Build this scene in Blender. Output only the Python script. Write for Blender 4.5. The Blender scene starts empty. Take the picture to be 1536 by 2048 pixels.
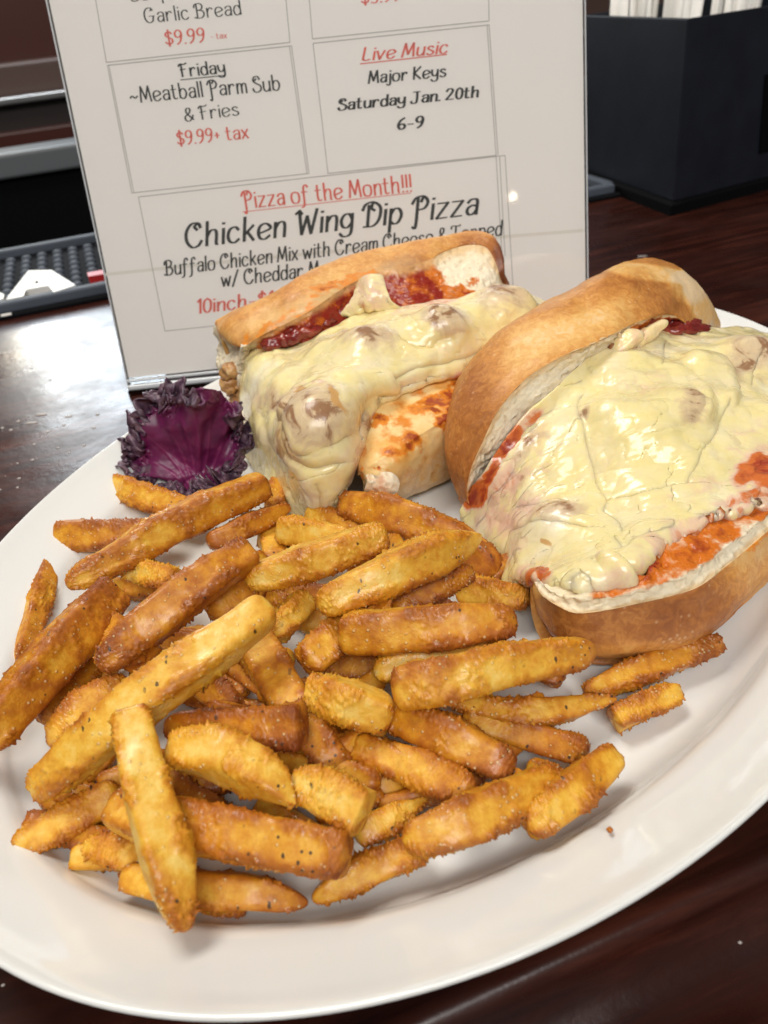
import bpy, math, random
import numpy as np
from mathutils import Matrix, Vector

# ------------------------------------------------------------------ camera
S = 0.001                       # everything below is written in millimetres
F_PX, PITCH, ROLL, CAM_H = 1538.0, math.radians(35.0), math.radians(6.2), 150.0
_f = np.array([0, math.cos(PITCH), -math.sin(PITCH)])
_r = np.array([1.0, 0, 0]); _d = np.array([0, -math.sin(PITCH), -math.cos(PITCH)])
RT = math.cos(ROLL)*_r + math.sin(ROLL)*_d
DN = -math.sin(ROLL)*_r + math.cos(ROLL)*_d
FW = _f
scene = bpy.context.scene
cd = bpy.data.cameras.new("camera"); cam = bpy.data.objects.new("camera", cd)
scene.collection.objects.link(cam); scene.camera = cam
M = Matrix(((RT[0], -DN[0], -FW[0], 0), (RT[1], -DN[1], -FW[1], 0), (RT[2], -DN[2], -FW[2], CAM_H*S), (0, 0, 0, 1)))
cam.matrix_world = M
cd.sensor_fit = 'VERTICAL'; cd.sensor_height = 36.0; cd.lens = F_PX/2048*36.0
cd.clip_start = 0.005; cd.clip_end = 50
cd.dof.use_dof = True; cd.dof.focus_distance = 0.20; cd.dof.aperture_fstop = 22

# ------------------------------------------------------------------ room light
world = bpy.data.worlds.new("World"); scene.world = world; world.use_nodes = True
wn = world.node_tree.nodes; wn['Background'].inputs[0].default_value = (1.0, 0.93, 0.85, 1)
wn['Background'].inputs[1].default_value = 0.14
def area(name, loc, target, sx, sy, power, col):
    l = bpy.data.lights.new(name, 'AREA'); l.shape = 'RECTANGLE'; l.size = sx; l.size_y = sy
    l.energy = power; l.color = col
    o = bpy.data.objects.new(name, l); scene.collection.objects.link(o)
    o.location = loc; o.rotation_euler = (Vector(target)-Vector(loc)).to_track_quat('-Z', 'Y').to_euler()
    return o
area("ceiling_panel", (0.15, -1.40, 1.80), (0.0, 0.22, 0.05), 1.6, 0.8, 42, (1.0, 0.975, 0.94))
area("overhead_lamp", (-0.35, 0.50, 1.3), (0.0, 0.18, 0), 0.60, 0.45, 11.5, (1.0, 0.95, 0.87))
area("window_across_bar", (-0.535, 1.42, 0.43), (-0.15, 0.35, 0), 0.26, 0.30, 3.4, (0.80, 0.91, 1.0))
area("warm_lamp_across_bar", (-0.66, 1.50, 0.33), (-0.15, 0.35, 0), 0.16, 0.14, 0.9, (1.0, 0.86, 0.60))  # unseen warm lamp, assumed from the yellowish glare on the bar top
def bulb(name, loc, rad, power, col):
    l = bpy.data.lights.new(name, 'POINT'); l.shadow_soft_size = rad; l.energy = power; l.color = col
    o = bpy.data.objects.new(name, l); scene.collection.objects.link(o); o.location = loc
bulb("pendant_bulb", (-0.1, 0.75, 1.25), 0.03, 2.5, (1, 0.82, 0.6))
bulb("pendant_bulb", (0.40, -1.45, 0.625), 0.010, 0.13, (1, 0.82, 0.6))
bulb("pendant_bulb", (-0.85, 0.1, 1.25), 0.03, 2.0, (1, 0.85, 0.65))
vs = scene.view_settings
vs.view_transform = 'Standard'; vs.look = 'None'; vs.gamma = 1; vs.exposure = 0.0; vs.use_curve_mapping = False

# ------------------------------------------------------------------ helpers
C0 = np.array([0, 0, CAM_H])
def ray(x, y): return (x-768)*RT + (y-1024)*DN + F_PX*FW
def P(x, y, z=0.0):
    d = ray(x, y); return C0 + (z-CAM_H)/d[2]*d
def Pplane(x, y, p0, n):
    d = ray(x, y); return C0 + np.dot(np.asarray(p0)-C0, n)/np.dot(d, n)*d
def pix(p):
    q = np.asarray(p) - C0; dep = q@FW
    return np.stack([768+F_PX*(q@RT)/dep, 1024+F_PX*(q@DN)/dep], -1)
def depth(p): return float((np.asarray(p)-C0)@FW)
rng = np.random.default_rng(7)
_perm = np.random.default_rng(3).permutation(256); _perm = np.r_[_perm, _perm, _perm]
_grad = np.random.default_rng(4).normal(size=(256, 3)); _grad /= np.linalg.norm(_grad, axis=1)[:, None]
def perlin(p):
    p = np.asarray(p, float); sh = p.shape[:-1]; p = p.reshape(-1, 3)
    i = np.floor(p).astype(int); f = p - i; i &= 255
    u = f*f*f*(f*(f*6-15)+10); out = np.zeros(len(p))
    for a in (0, 1):
        for b in (0, 1):
            for c in (0, 1):
                h = _perm[_perm[_perm[(i[:, 0]+a) & 255]+((i[:, 1]+b) & 255)]+((i[:, 2]+c) & 255)] & 255
                g = _grad[h]; d = f - [a, b, c]
                w = (u[:, 0] if a else 1-u[:, 0])*(u[:, 1] if b else 1-u[:, 1])*(u[:, 2] if c else 1-u[:, 2])
                out += w*(g*d).sum(1)
    return (out*1.6).reshape(sh)
def fbm(p, wl, octv=3, seed=0, gain=0.5):
    p = np.asarray(p)/wl + seed*17.31; o = 0; a = 1
    for k in range(octv): o = o + a*perlin(p*(2**k)+k*5.7); a *= gain
    return o
def smooth(e0, e1, x):
    t = np.clip((x-e0)/(e1-e0), 0, 1); return t*t*(3-2*t)
def cr(c, n, axis=0, closed=False):
    """Catmull-Rom resample of control array along axis into n samples."""
    c = np.moveaxis(np.asarray(c, float), axis, 0); m = len(c)
    if closed: t = np.arange(n)/n*m
    else: t = np.linspace(0, m-1, n)
    i = np.minimum(np.floor(t).astype(int), (m-1 if closed else m-2)); f = t - i
    def g(k):
        if closed: return c[k % m]
        k2 = np.clip(k, 0, m-1); r = c[k2].copy()
        lo = k < 0; hi = k > m-1
        if lo.any(): r[lo] = 2*c[0]-c[1]
        if hi.any(): r[hi] = 2*c[-1]-c[-2]
        return r
    f = f.reshape((-1,)+(1,)*(c.ndim-1))
    p0, p1, p2, p3 = g(i-1), g(i), g(i+1), g(i+2)
    r = 0.5*(2*p1+(p2-p0)*f+(2*p0-5*p1+4*p2-p3)*f*f+(3*p1-p0-3*p2+p3)*f**3)
    return np.moveaxis(r, 0, axis)
def normals(V, closed=False):
    du = np.gradient(V, axis=0)
    if closed: dv = (np.roll(V, -1, 1)-np.roll(V, 1, 1))/2
    else: dv = np.gradient(V, axis=1)
    n = np.cross(du, dv); l = np.linalg.norm(n, axis=-1, keepdims=True); return n/np.maximum(l, 1e-9)
def to_camera(V, N):
    """flip the normal field so that it mostly faces the camera side (outer side)."""
    return N if ((C0-V)*N).sum() > 0 else -N
def link(o, parent=None):
    scene.collection.objects.link(o)
    if parent is not None:
        o.parent = parent
    return o
def tag(o, label=None, cat=None, group=None, kind=None):
    if label: o['label'] = label
    if cat: o['category'] = cat
    if group: o['group'] = group
    if kind: o['kind'] = kind
    return o
def mesh_obj(name, verts, faces, mat, parent=None, origin=None, shade=True, attrs=None, mats=None, midx=None):
    V = np.asarray(verts, float).reshape(-1, 3)
    po = np.zeros(3)
    if origin is None: origin = V.mean(0) if parent is None else None
    if parent is not None:
        po = np.array(parent['_o']) if '_o' in parent else np.zeros(3)
        if origin is None: origin = po
    origin = np.asarray(origin, float)
    me = bpy.data.meshes.new(name)
    F = faces
    if isinstance(F, np.ndarray):
        me.vertices.add(len(V)); me.vertices.foreach_set("co", ((V-origin)*S).ravel())
        k = F.shape[1]; me.loops.add(F.size); me.loops.foreach_set("vertex_index", F.ravel().astype(np.int32))
        me.polygons.add(len(F)); me.polygons.foreach_set("loop_start", np.arange(len(F), dtype=np.int32)*k)
        me.update(calc_edges=True)
    else:
        me.from_pydata([tuple(v) for v in (V-origin)*S], [], F)
    if shade: me.polygons.foreach_set("use_smooth", np.ones(len(me.polygons), bool))
    for m in (mats or [mat]): me.materials.append(m)
    if midx is not None: me.polygons.foreach_set("material_index", np.asarray(midx, np.int32))
    for k, a in (attrs or {}).items():
        at = me.attributes.new(k, 'FLOAT', 'POINT'); at.data.foreach_set("value", np.asarray(a, np.float32).ravel())
    me.validate(); me.update()
    o = bpy.data.objects.new(name, me); link(o, parent)
    o.location = tuple((origin-po)*S)
    o['_o'] = [float(x) for x in origin]
    return o
def empty(name, loc):
    o = bpy.data.objects.new(name, None); o.empty_display_size = 0.01; link(o)
    o.location = tuple(np.asarray(loc, float)*S); o['_o'] = [float(x) for x in loc]; return o
def grid_faces(nu, nv, closed=False):
    i = np.arange(nu-1)[:, None]; j = np.arange(nv if closed else nv-1)[None]
    j2 = (j+1) % nv
    return np.stack([i*nv+j+0*i, i*nv+j2, (i+1)*nv+j2, (i+1)*nv+j], -1).reshape(-1, 4)
def grid_obj(name, V, mat, parent=None, closed=False, **kw):
    nu, nv = V.shape[:2]; return mesh_obj(name, V.reshape(-1, 3), grid_faces(nu, nv, closed), mat, parent, **kw)
def box_vf(c, ax, half):
    """box: centre, 3x3 axes rows, half sizes"""
    c = np.asarray(c, float); ax = np.asarray(ax, float); v = []
    for sx in (-1, 1):
        for sy in (-1, 1):
            for sz in (-1, 1): v.append(c+sx*half[0]*ax[0]+sy*half[1]*ax[1]+sz*half[2]*ax[2])
    f = [(0, 1, 3, 2), (4, 6, 7, 5), (0, 4, 5, 1), (2, 3, 7, 6), (0, 2, 6, 4), (1, 5, 7, 3)]
    return v, f
def box_obj(name, c, ax, half, mat, parent=None, bevel=0, **kw):
    v, f = box_vf(c, ax, half); o = mesh_obj(name, v, f, mat, parent, shade=False, **kw)
    if bevel:
        m = o.modifiers.new("bevel", 'BEVEL'); m.width = bevel*S; m.segments = 3
    return o

# ------------------------------------------------------------------ materials
class NT:
    def __init__(s, name):
        s.m = bpy.data.materials.new(name); s.m.use_nodes = True; s.t = s.m.node_tree
        s.b = s.t.nodes['Principled BSDF']
    def n(s, t, **kw):
        x = s.t.nodes.new(t)
        for k, v in kw.items(): setattr(x, k, v)
        return x
    def l(s, a, b): s.t.links.new(a, b)
    def val(s, x, sock):
        if hasattr(x, 'is_output'): s.l(x, sock)
        elif x is not None: sock.default_value = (*x, 1) if isinstance(x, tuple) and len(x) == 3 else x
    def coord(s, scale=(1, 1, 1), obj=True):
        c = s.n('ShaderNodeTexCoord'); m = s.n('ShaderNodeMapping'); m.inputs['Scale'].default_value = scale
        s.l(c.outputs['Object'], m.inputs['Vector']); return m.outputs[0]
    def noise(s, scale, detail=3, rough=0.5, vec=None, dist=0.0):
        x = s.n('ShaderNodeTexNoise'); x.inputs['Scale'].default_value = scale; x.inputs['Detail'].default_value = detail
        x.inputs['Roughness'].default_value = rough; x.inputs['Distortion'].default_value = dist
        s.l(vec if vec is not None else s.coord(), x.inputs['Vector']); return x.outputs['Fac']
    def vor(s, scale, feature='F1', vec=None, out='Distance', rnd=1.0):
        x = s.n('ShaderNodeTexVoronoi', feature=feature); x.inputs['Scale'].default_value = scale
        x.inputs['Randomness'].default_value = rnd
        s.l(vec if vec is not None else s.coord(), x.inputs['Vector']); return x.outputs[out]
    def attr(s, name):
        x = s.n('ShaderNodeAttribute'); x.attribute_name = name; return x.outputs['Fac']
    def ramp(s, fac, stops, interp='LINEAR'):
        x = s.n('ShaderNodeValToRGB'); x.color_ramp.interpolation = interp; e = x.color_ramp.elements
        while len(e) < len(stops): e.new(0.5)
        for k, (p, c) in enumerate(stops):
            e[k].position = p; e[k].color = (*c, 1) if isinstance(c, tuple) else (c, c, c, 1)
        s.l(fac, x.inputs[0]); return x.outputs[0]
    def mr(s, v, a, b, c=0., d=1.):
        x = s.n('ShaderNodeMapRange'); x.interpolation_type = 'SMOOTHSTEP'; s.l(v, x.inputs[0])
        for k, q in zip((1, 2, 3, 4), (a, b, c, d)): x.inputs[k].default_value = q
        return x.outputs[0]
    def mix(s, f, a, b, mode='MIX'):
        x = s.n('ShaderNodeMix', data_type='RGBA', blend_type=mode)
        s.val(f, x.inputs[0]); s.val(a, x.inputs[6]); s.val(b, x.inputs[7]); return x.outputs[2]
    def math(s, op, a, b=0.0):
        x = s.n('ShaderNodeMath', operation=op); s.val(a, x.inputs[0]); s.val(b, x.inputs[1]); return x.outputs[0]
    def bump(s, h, strength, dist_mm, prev=None):
        x = s.n('ShaderNodeBump'); x.inputs['Strength'].default_value = strength; x.inputs['Distance'].default_value = dist_mm*S
        s.l(h, x.inputs['Height'])
        if prev is not None: s.l(prev, x.inputs['Normal'])
        return x.outputs[0]
    def set(s, col=None, rough=None, normal=None, sss=None, rad=None, coat=None, coatr=None, spec=None, metal=None, trans=None, ior=None):
        I = s.b.inputs
        s.val(col, I['Base Color']); s.val(rough, I['Roughness'])
        if normal is not None: s.l(normal, I['Normal'])
        if sss is not None:
            s.val(sss, I['Subsurface Weight']); I['Subsurface Radius'].default_value = rad; I['Subsurface Scale'].default_value = S
        if coat is not None: s.val(coat, I['Coat Weight']); I['Coat Roughness'].default_value = coatr or 0.1
        if spec is not None: I['Specular IOR Level'].default_value = spec
        if metal is not None: I['Metallic'].default_value = metal
        if trans is not None: I['Transmission Weight'].default_value = trans
        if ior is not None: I['IOR'].default_value = ior
        return s.m
def simple(name, col, rough=0.5, **kw):
    k = NT(name); return k.set(col=col, rough=rough, **kw)

def mat_wood():
    k = NT("mahogany"); a17 = math.radians(17)
    c = k.n('ShaderNodeTexCoord'); m = k.n('ShaderNodeMapping'); m.inputs['Rotation'].default_value = (0, 0, -a17)
    k.l(c.outputs['Object'], m.inputs[0]); m2 = k.n('ShaderNodeMapping'); m2.inputs['Scale'].default_value = (6, 60, 60)
    k.l(m.outputs[0], m2.inputs[0])
    g = k.noise(1.6, 6, 0.6, m2.outputs[0], 1.2)
    col = k.ramp(g, [(0.25, (0.010, 0.003, 0.0025)), (0.5, (0.034, 0.008, 0.005)), (0.75, (0.085, 0.022, 0.012))])
    n1 = k.noise(260, 3, 0.55); n2 = k.noise(900, 2)
    nb = k.bump(n1, 0.22, 0.35); nb = k.bump(g, 0.12, 0.2, nb); nb = k.bump(n2, 0.12, 0.15, nb)
    sm = k.noise(25, 4, 0.6)
    return k.set(col=col, rough=k.mr(sm, 0.3, 0.7, 0.22, 0.38), normal=nb, spec=0.42)
WOOD = mat_wood()
def mat_plate():
    k = NT("glazed_china"); n = k.noise(14, 2)
    return k.set(col=(0.77, 0.775, 0.755), rough=0.045, spec=0.9, normal=k.bump(n, 0.05, 1.0), sss=0.08, rad=(3, 2.5, 2))
PLATE = mat_plate()
def mat_fry():
    k = NT("fried_potato")
    tone = k.attr('tone'); edge = k.attr('edge'); h = k.attr('grain')
    n1 = k.noise(75, 4, 0.55, k.coord((1, 1, 1))); n2 = k.noise(360, 3, 0.6); n3 = k.noise(1300, 2, 0.6)
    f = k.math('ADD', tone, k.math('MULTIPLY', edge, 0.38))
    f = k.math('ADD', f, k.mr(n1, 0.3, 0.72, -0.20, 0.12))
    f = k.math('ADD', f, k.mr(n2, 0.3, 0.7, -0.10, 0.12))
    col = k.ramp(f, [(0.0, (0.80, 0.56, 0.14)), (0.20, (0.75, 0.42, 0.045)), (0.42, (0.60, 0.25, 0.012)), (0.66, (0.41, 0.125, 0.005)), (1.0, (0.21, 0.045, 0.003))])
    # pale salt and starch grains
    sv = k.vor(620); salt = k.math('MULTIPLY', k.mr(sv, 0.12, 0.25, 1, 0), k.mr(k.noise(160, 2), 0.40, 0.60))
    col = k.mix(k.math('MULTIPLY', salt, 0.55), col, (0.86, 0.68, 0.36))
    # dark pepper flecks
    wc = k.coord((1, 0.45, 0.8)); wn_ = k.n('ShaderNodeVectorMath', operation='ADD'); nn_ = k.n('ShaderNodeTexNoise'); nn_.inputs['Scale'].default_value = 500; k.l(k.coord(), nn_.inputs['Vector']); sc_ = k.n('ShaderNodeVectorMath', operation='SCALE'); sc_.inputs['Scale'].default_value = 0.0016; k.l(nn_.outputs['Color'], sc_.inputs[0]); k.l(wc, wn_.inputs[0]); k.l(sc_.outputs[0], wn_.inputs[1])
    pv = k.vor(300, vec=wn_.outputs[0]); pp = k.math('MULTIPLY', k.mr(pv, 0.08, 0.13, 1, 0), k.mr(k.noise(75, 2), 0.44, 0.50))
    pv2 = k.vor(430); pp2 = k.math('MULTIPLY', k.mr(pv2, 0.11, 0.17, 1, 0), k.mr(k.noise(60, 2, vec=k.coord((1.3, 1, 1))), 0.55, 0.60))
    pep = k.math('MAXIMUM', pp, pp2)
    col = k.mix(k.math('MULTIPLY', pep, 0.9), col, (0.035, 0.018, 0.008))
    nb = k.bump(n2, 0.35, 0.45); nb = k.bump(n3, 0.6, 0.22, nb); nb = k.bump(salt, 0.8, 0.3, nb)
    return k.set(col=col, coat=k.mr(k.noise(210, 2), 0.4, 0.7, 0.0, 0.5), coatr=0.18, rough=k.mr(n1, 0.3, 0.7, 0.42, 0.66), normal=nb, sss=0.22, rad=(2.2, 1.0, 0.3), spec=0.42)
FRY = mat_fry()
def mat_crust():
    k = NT("bread_crust"); t = k.attr('tone')
    n1 = k.noise(38, 4, 0.6); n2 = k.noise(420, 3, 0.65, dist=1.0); n3 = k.noise(1500, 2)
    f = k.math('ADD', t, k.mr(n1, 0.3, 0.7, -0.08, 0.08)); f = k.math('ADD', f, k.mr(n2, 0.3, 0.7, -0.09, 0.09))
    col = k.ramp(f, [(0.0, (0.80, 0.60, 0.36)), (0.22, (0.78, 0.46, 0.15)), (0.45, (0.60, 0.265, 0.062)), (0.70, (0.36, 0.125, 0.028)), (1.0, (0.18, 0.05, 0.015))])
    # sauce and browned cheese that ran over the crust
    s = k.attr('sauce'); sn = k.math('ADD', s, k.mr(k.noise(170, 4, 0.6), 0.3, 0.7, -0.28, 0.28))
    cheesy = k.attr('cheesy'); col = k.mix(cheesy, col, k.ramp(k.noise(90, 4), [(0.35, (0.80, 0.66, 0.34)), (0.65, (0.78, 0.42, 0.10))]))
    col = k.mix(k.mr(sn, 0.18, 0.55), col, (0.68, 0.23, 0.02)); col = k.mix(k.mr(sn, 0.60, 1.0, 0, 0.9), col, (0.27, 0.03, 0.010))
    fl = k.vor(500); flour = k.math('MULTIPLY', k.mr(fl, 0.1, 0.3, 1, 0), k.mr(k.noise(120, 2), 0.5, 0.65))
    col = k.mix(k.math('MULTIPLY', flour, 0.35), col, (0.80, 0.58, 0.34))
    n7 = k.noise(90, 4, 0.7, k.coord((1, 1, 2.5)), 1.5); nb = k.bump(n7, 0.18, 0.6); nb = k.bump(n2, 0.35, 0.35, nb); nb = k.bump(n3, 0.4, 0.1, nb)
    return k.set(col=col, rough=0.40, normal=nb, sss=0.12, rad=(2.5, 1.2, 0.5), spec=0.45)
CRUST = mat_crust()
def mat_crumb():
    k = NT("bread_crumb")
    v1 = k.vor(330, vec=k.coord((1, 1, 1))); v2 = k.vor(800); n = k.noise(600, 3, 0.7)
    pore = k.mr(v1, 0.05, 0.5, 0, 1)
    col = k.ramp(k.noise(60, 3), [(0.3, (0.78, 0.66, 0.45)), (0.7, (0.85, 0.76, 0.59))]); col = k.mix(k.mr(k.vor(300), 0.05, 0.30, 0.6, 0), col, (0.50, 0.36, 0.20))
    s = k.attr('sauce'); sn = k.math('ADD', s, k.mr(k.noise(150, 4, 0.6), 0.3, 0.7, -0.26, 0.26))
    col = k.mix(k.mr(sn, 0.18, 0.55), col, (0.60, 0.16, 0.016)); col = k.mix(k.mr(sn, 0.6, 0.95), col, (0.26, 0.022, 0.012))
    nb = k.bump(pore, 0.6, 0.5); nb = k.bump(v2, 0.5, 0.3, nb); nb = k.bump(n, 0.5, 0.3, nb)
    col = k.mix(k.mr(k.attr('toast'), 0.0, 1.0, 0, 0.7), col, (0.66, 0.42, 0.18))
    return k.set(col=col, rough=k.mr(sn, 0.2, 0.6, 0.85, 0.25), normal=nb, sss=0.3, rad=(2.0, 1.6, 1.1), spec=0.3)
CRUMB = mat_crumb()
def mat_cheese():
    k = NT("melted_cheese")
    n1 = k.noise(45, 4, 0.55, dist=0.6); n2 = k.noise(170, 2, 0.5, k.coord((0.7, 2.4, 1)), 0.5); n3 = k.noise(700, 2)
    col = k.ramp(n1, [(0.28, (0.88, 0.735, 0.48)), (0.5, (0.87, 0.71, 0.34)), (0.72, (0.90, 0.785, 0.57))])
    n8 = k.noise(85, 5, 0.6, dist=0.8); col = k.mix(k.mr(n8, 0.52, 0.72, 0, 0.4), col, (0.76, 0.60, 0.34))
    n5 = k.noise(70, 4, 0.6, dist=1.2); col = k.mix(k.mr(n5, 0.52, 0.72, 0, 0.45), col, (0.84, 0.64, 0.46))
    n6 = k.noise(55, 3, 0.5, k.coord((1, 1.3, .8)), 0.8); col = k.mix(k.mr(n6, 0.50, 0.70, 0, 0.6), col, (0.87, 0.70, 0.30))
    meat = k.math('ADD', k.attr('meat'), k.mr(k.noise(95, 5, 0.65, dist=1.5), 0.3, 0.7, -0.38, 0.30))
    col = k.mix(k.mr(meat, 0.1, 0.9, 0, 0.75), col, (0.56, 0.41, 0.28))
    col = k.mix(k.mr(meat, 0.85, 1.15, 0, 0.85), col, (0.25, 0.11, 0.045))
    s = k.attr('sauce'); sn = k.math('ADD', s, k.mr(k.noise(110, 4, 0.6, dist=1.5), 0.3, 0.7, -0.16, 0.16))
    col = k.mix(k.mr(sn, 0.12, 0.5, 0, 0.85), col, (0.78, 0.50, 0.38))
    col = k.mix(k.mr(sn, 0.45, 0.72), col, (0.62, 0.16, 0.035)); col = k.mix(k.mr(sn, 0.80, 1.1, 0, 0.9), col, (0.32, 0.03, 0.016))
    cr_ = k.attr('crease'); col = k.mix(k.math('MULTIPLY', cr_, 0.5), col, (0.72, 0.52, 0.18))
    br = k.math('ADD', k.attr('brown'), k.mr(k.noise(200, 4, 0.6), 0.3, 0.7, -0.25, 0.25))
    col = k.mix(k.mr(br, 0.35, 0.85, 0, 0.85), col, (0.58, 0.32, 0.10))
    nb = k.bump(n2, 0.14, 0.5); nb = k.bump(k.noise(420, 3, 0.6), 0.34, 0.3, nb); nb = k.bump(n3, 0.25, 0.14, nb)
    return k.set(col=col, rough=k.mr(k.noise(80, 3), 0.3, 0.7, 0.20, 0.34), normal=nb, sss=0.45, rad=(3.6, 2.6, 1.6), spec=0.5, coat=0.32, coatr=0.11)
CHEESE = mat_cheese()
def mat_sauce():
    k = NT("tomato_sauce"); n = k.noise(180, 4, 0.6); n2 = k.noise(60, 3)
    col = k.ramp(k.math('ADD', k.math('MULTIPLY', n, 0.6), k.math('MULTIPLY', n2, 0.4)), [(0.3, (0.09, 0.008, 0.010)), (0.5, (0.20, 0.018, 0.014)), (0.72, (0.45, 0.10, 0.045))])
    return k.set(col=col, rough=0.22, normal=k.bump(n, 0.6, 0.9), sss=0.15, rad=(2, .5, .3), spec=0.5, coat=0.3, coatr=0.12)
SAUCE = mat_sauce()
def mat_meat():
    k = NT("browned_meat"); n = k.noise(260, 4, 0.65)
    col = k.ramp(n, [(0.3, (0.22, 0.085, 0.03)), (0.55, (0.50, 0.27, 0.10)), (0.75, (0.70, 0.50, 0.24))])
    return k.set(col=col, rough=0.38, normal=k.bump(n, 0.7, 0.7), sss=0.1, rad=(2, 1, .5))
MEAT = mat_meat()
def mat_kale():
    k = NT("purple_kale"); e = k.attr('rim'); v = k.attr('vein'); n = k.noise(140, 4, 0.6)
    col = k.ramp(n, [(0.3, (0.080, 0.005, 0.045)), (0.7, (0.170, 0.012, 0.085))])
    col = k.mix(k.math("MULTIPLY", v, 0.45), col, (0.24, 0.03, 0.12))
    col = k.mix(k.mr(e, 0.25, 0.95), col, k.ramp(k.noise(300, 3), [(0.35, (0.050, 0.022, 0.045)), (0.68, (0.15, 0.085, 0.115))]))
    return k.set(col=col, rough=0.42, normal=k.bump(n, 0.3, 0.5), spec=0.5, sss=0.1, rad=(1.5, 0.3, 0.8))
KALE = mat_kale()
def mat_paper():
    k = NT("printed_paper"); n = k.noise(900, 2)
    return k.set(col=(0.92, 0.86, 0.81), rough=0.75, normal=k.bump(n, 0.05, 0.1))
PAPER = mat_paper()
INK = simple("black_ink", (0.045, 0.043, 0.04), 0.6); RED = simple("red_ink", (0.78, 0.16, 0.12), 0.6); LINE = simple("grey_ink", (0.36, 0.34, 0.32), 0.6)
def mat_glass():
    k = NT("clear_acrylic"); 
    g = k.n('ShaderNodeBsdfGlossy'); g.inputs['Roughness'].default_value = 0.03
    t = k.n('ShaderNodeBsdfTransparent'); t.inputs[0].default_value = (0.985, 0.99, 0.99, 1)
    fr = k.n('ShaderNodeFresnel'); fr.inputs[0].default_value = 1.45; mx = k.n('ShaderNodeMixShader')
    k.l(fr.outputs[0], mx.inputs[0]); k.l(t.outputs[0], mx.inputs[1]); k.l(g.outputs[0], mx.inputs[2])
    k.l(mx.outputs[0], k.t.nodes['Material Output'].inputs[0]); return k.m
GLASS = mat_glass()
EDGE = simple("acrylic_edge", (0.72, 0.75, 0.78), 0.15, spec=0.8, trans=0.25)
RUBBER = simple("black_rubber", (0.005, 0.0055, 0.007), 0.8, spec=0.08)
RUBBER2 = simple("grey_rubber", (0.085, 0.10, 0.125), 0.6, spec=0.25)
WHITE = simple("white_rubber", (0.78, 0.76, 0.72), 0.45); REDR = simple("red_rubber", (0.5, 0.02, 0.02), 0.45)
def mat_caddy():
    k = NT("black_leatherette"); n = k.noise(700, 3, 0.6)
    return k.set(col=k.ramp(k.noise(40, 3), [(0.3, (0.007, 0.009, 0.015)), (0.7, (0.011, 0.014, 0.023))]), rough=0.5, spec=0.35, normal=k.bump(n, 0.35, 0.3))
CADDY = mat_caddy()
BLACK = simple("matt_black", (0.003, 0.003, 0.0035), 0.85, spec=0.08)
NAPK = simple("white_wrapper", (0.72, 0.70, 0.66), 0.6, sss=0.2, rad=(3, 3, 3))
STEEL = simple("brushed_steel", (0.50, 0.50, 0.50), 0.28, metal=1.0)
GREYP = simple("grey_plastic", (0.11, 0.12, 0.13), 0.4)
REDW = simple("red_brown_wood", (0.060, 0.013, 0.008), 0.4); BRW = simple("dull_brown_wood", (0.085, 0.050, 0.042), 0.4); DKW = simple("dark_wood", (0.022, 0.014, 0.013), 0.45)

# ------------------------------------------------------------------ the bar (setting)
A17 = math.radians(17); U = np.array([math.cos(A17), math.sin(A17), 0]); N = np.array([-math.sin(A17), math.cos(A17), 0]); Z = np.array([0, 0, 1.0])
prof = [(652, -40), (652, -3), (649, 0), (560, 0), (300, 0), (120, 0), (61.5, 0), (59.5, 1.3), (57.5, 2.2), (55.5, 1.6), (54, -1.2), (51.5, -6), (46, -8.5), (42, -9), (38, -7.5), (33, -5),
        (26, -3.2), (18, -2.2), (8, -2.0), (-4, -3.0), (-16, -6), (-28, -12), (-38, -22), (-44, -36), (-44, -60), (-30, -80), (652, -80)]
PV = []
for uu in (-1500, 1500):
    PV += [N*n+U*uu+Z*z for n, z in prof]
L = len(prof); PF = [(i, (i+1) % L, L+(i+1) % L, L+i) for i in range(L)] + [tuple(range(L))[::-1], tuple(range(L, 2*L))]
o = mesh_obj("bar_top", PV, PF, WOOD, shade=True, origin=(0, 0, 0)); tag(o, kind='structure')
o.data.polygons.foreach_set("use_smooth", [True]*L+[False]*2)
# back bar, behind the bartender's well, one long piece per band
def bandbox(name, n0, ytop, ybot, mat, thick, lab, cat, xref=60):
    pa = Pplane(xref, ytop, N*n0, N); pb = Pplane(xref, ybot, N*n0, N)
    za, zb = pa[2], pb[2]; c = N*(n0+thick/2)+U*(-100)+Z*((za+zb)/2)
    ob = box_obj(name, c, (U, N, Z), (1700, thick/2, abs(za-zb)/2), mat, bevel=4 if abs(za-zb) > 12 else 1)
    tag(ob, kind='structure'); return ob
bandbox("back_wall", 1640, -1600, 128, REDW, 60, "", "")
bandbox("back_counter_top", 1575, 122, 201, BRW, 60, "", "")
bandbox("steel_rail", 1540, 190, 203, STEEL, 25, "", "")
bandbox("cooler_front", 1560, 204, 262, DKW, 40, "", "")
bandbox("cooler_base", 1550, 258, 306, REDW, 50, "", "")
bandbox("sink_edge", 1180, 300, 352, GREYP, 60, "", "")
bandbox("well_front", 1190, 352, 1400, BLACK, 40, "", "")
o = box_obj("floor", N*500+Z*(-1000), (U, N, Z), (3000, 3000, 10), BLACK, origin=(0, 0, -1000)); tag(o, kind='structure')

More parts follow.
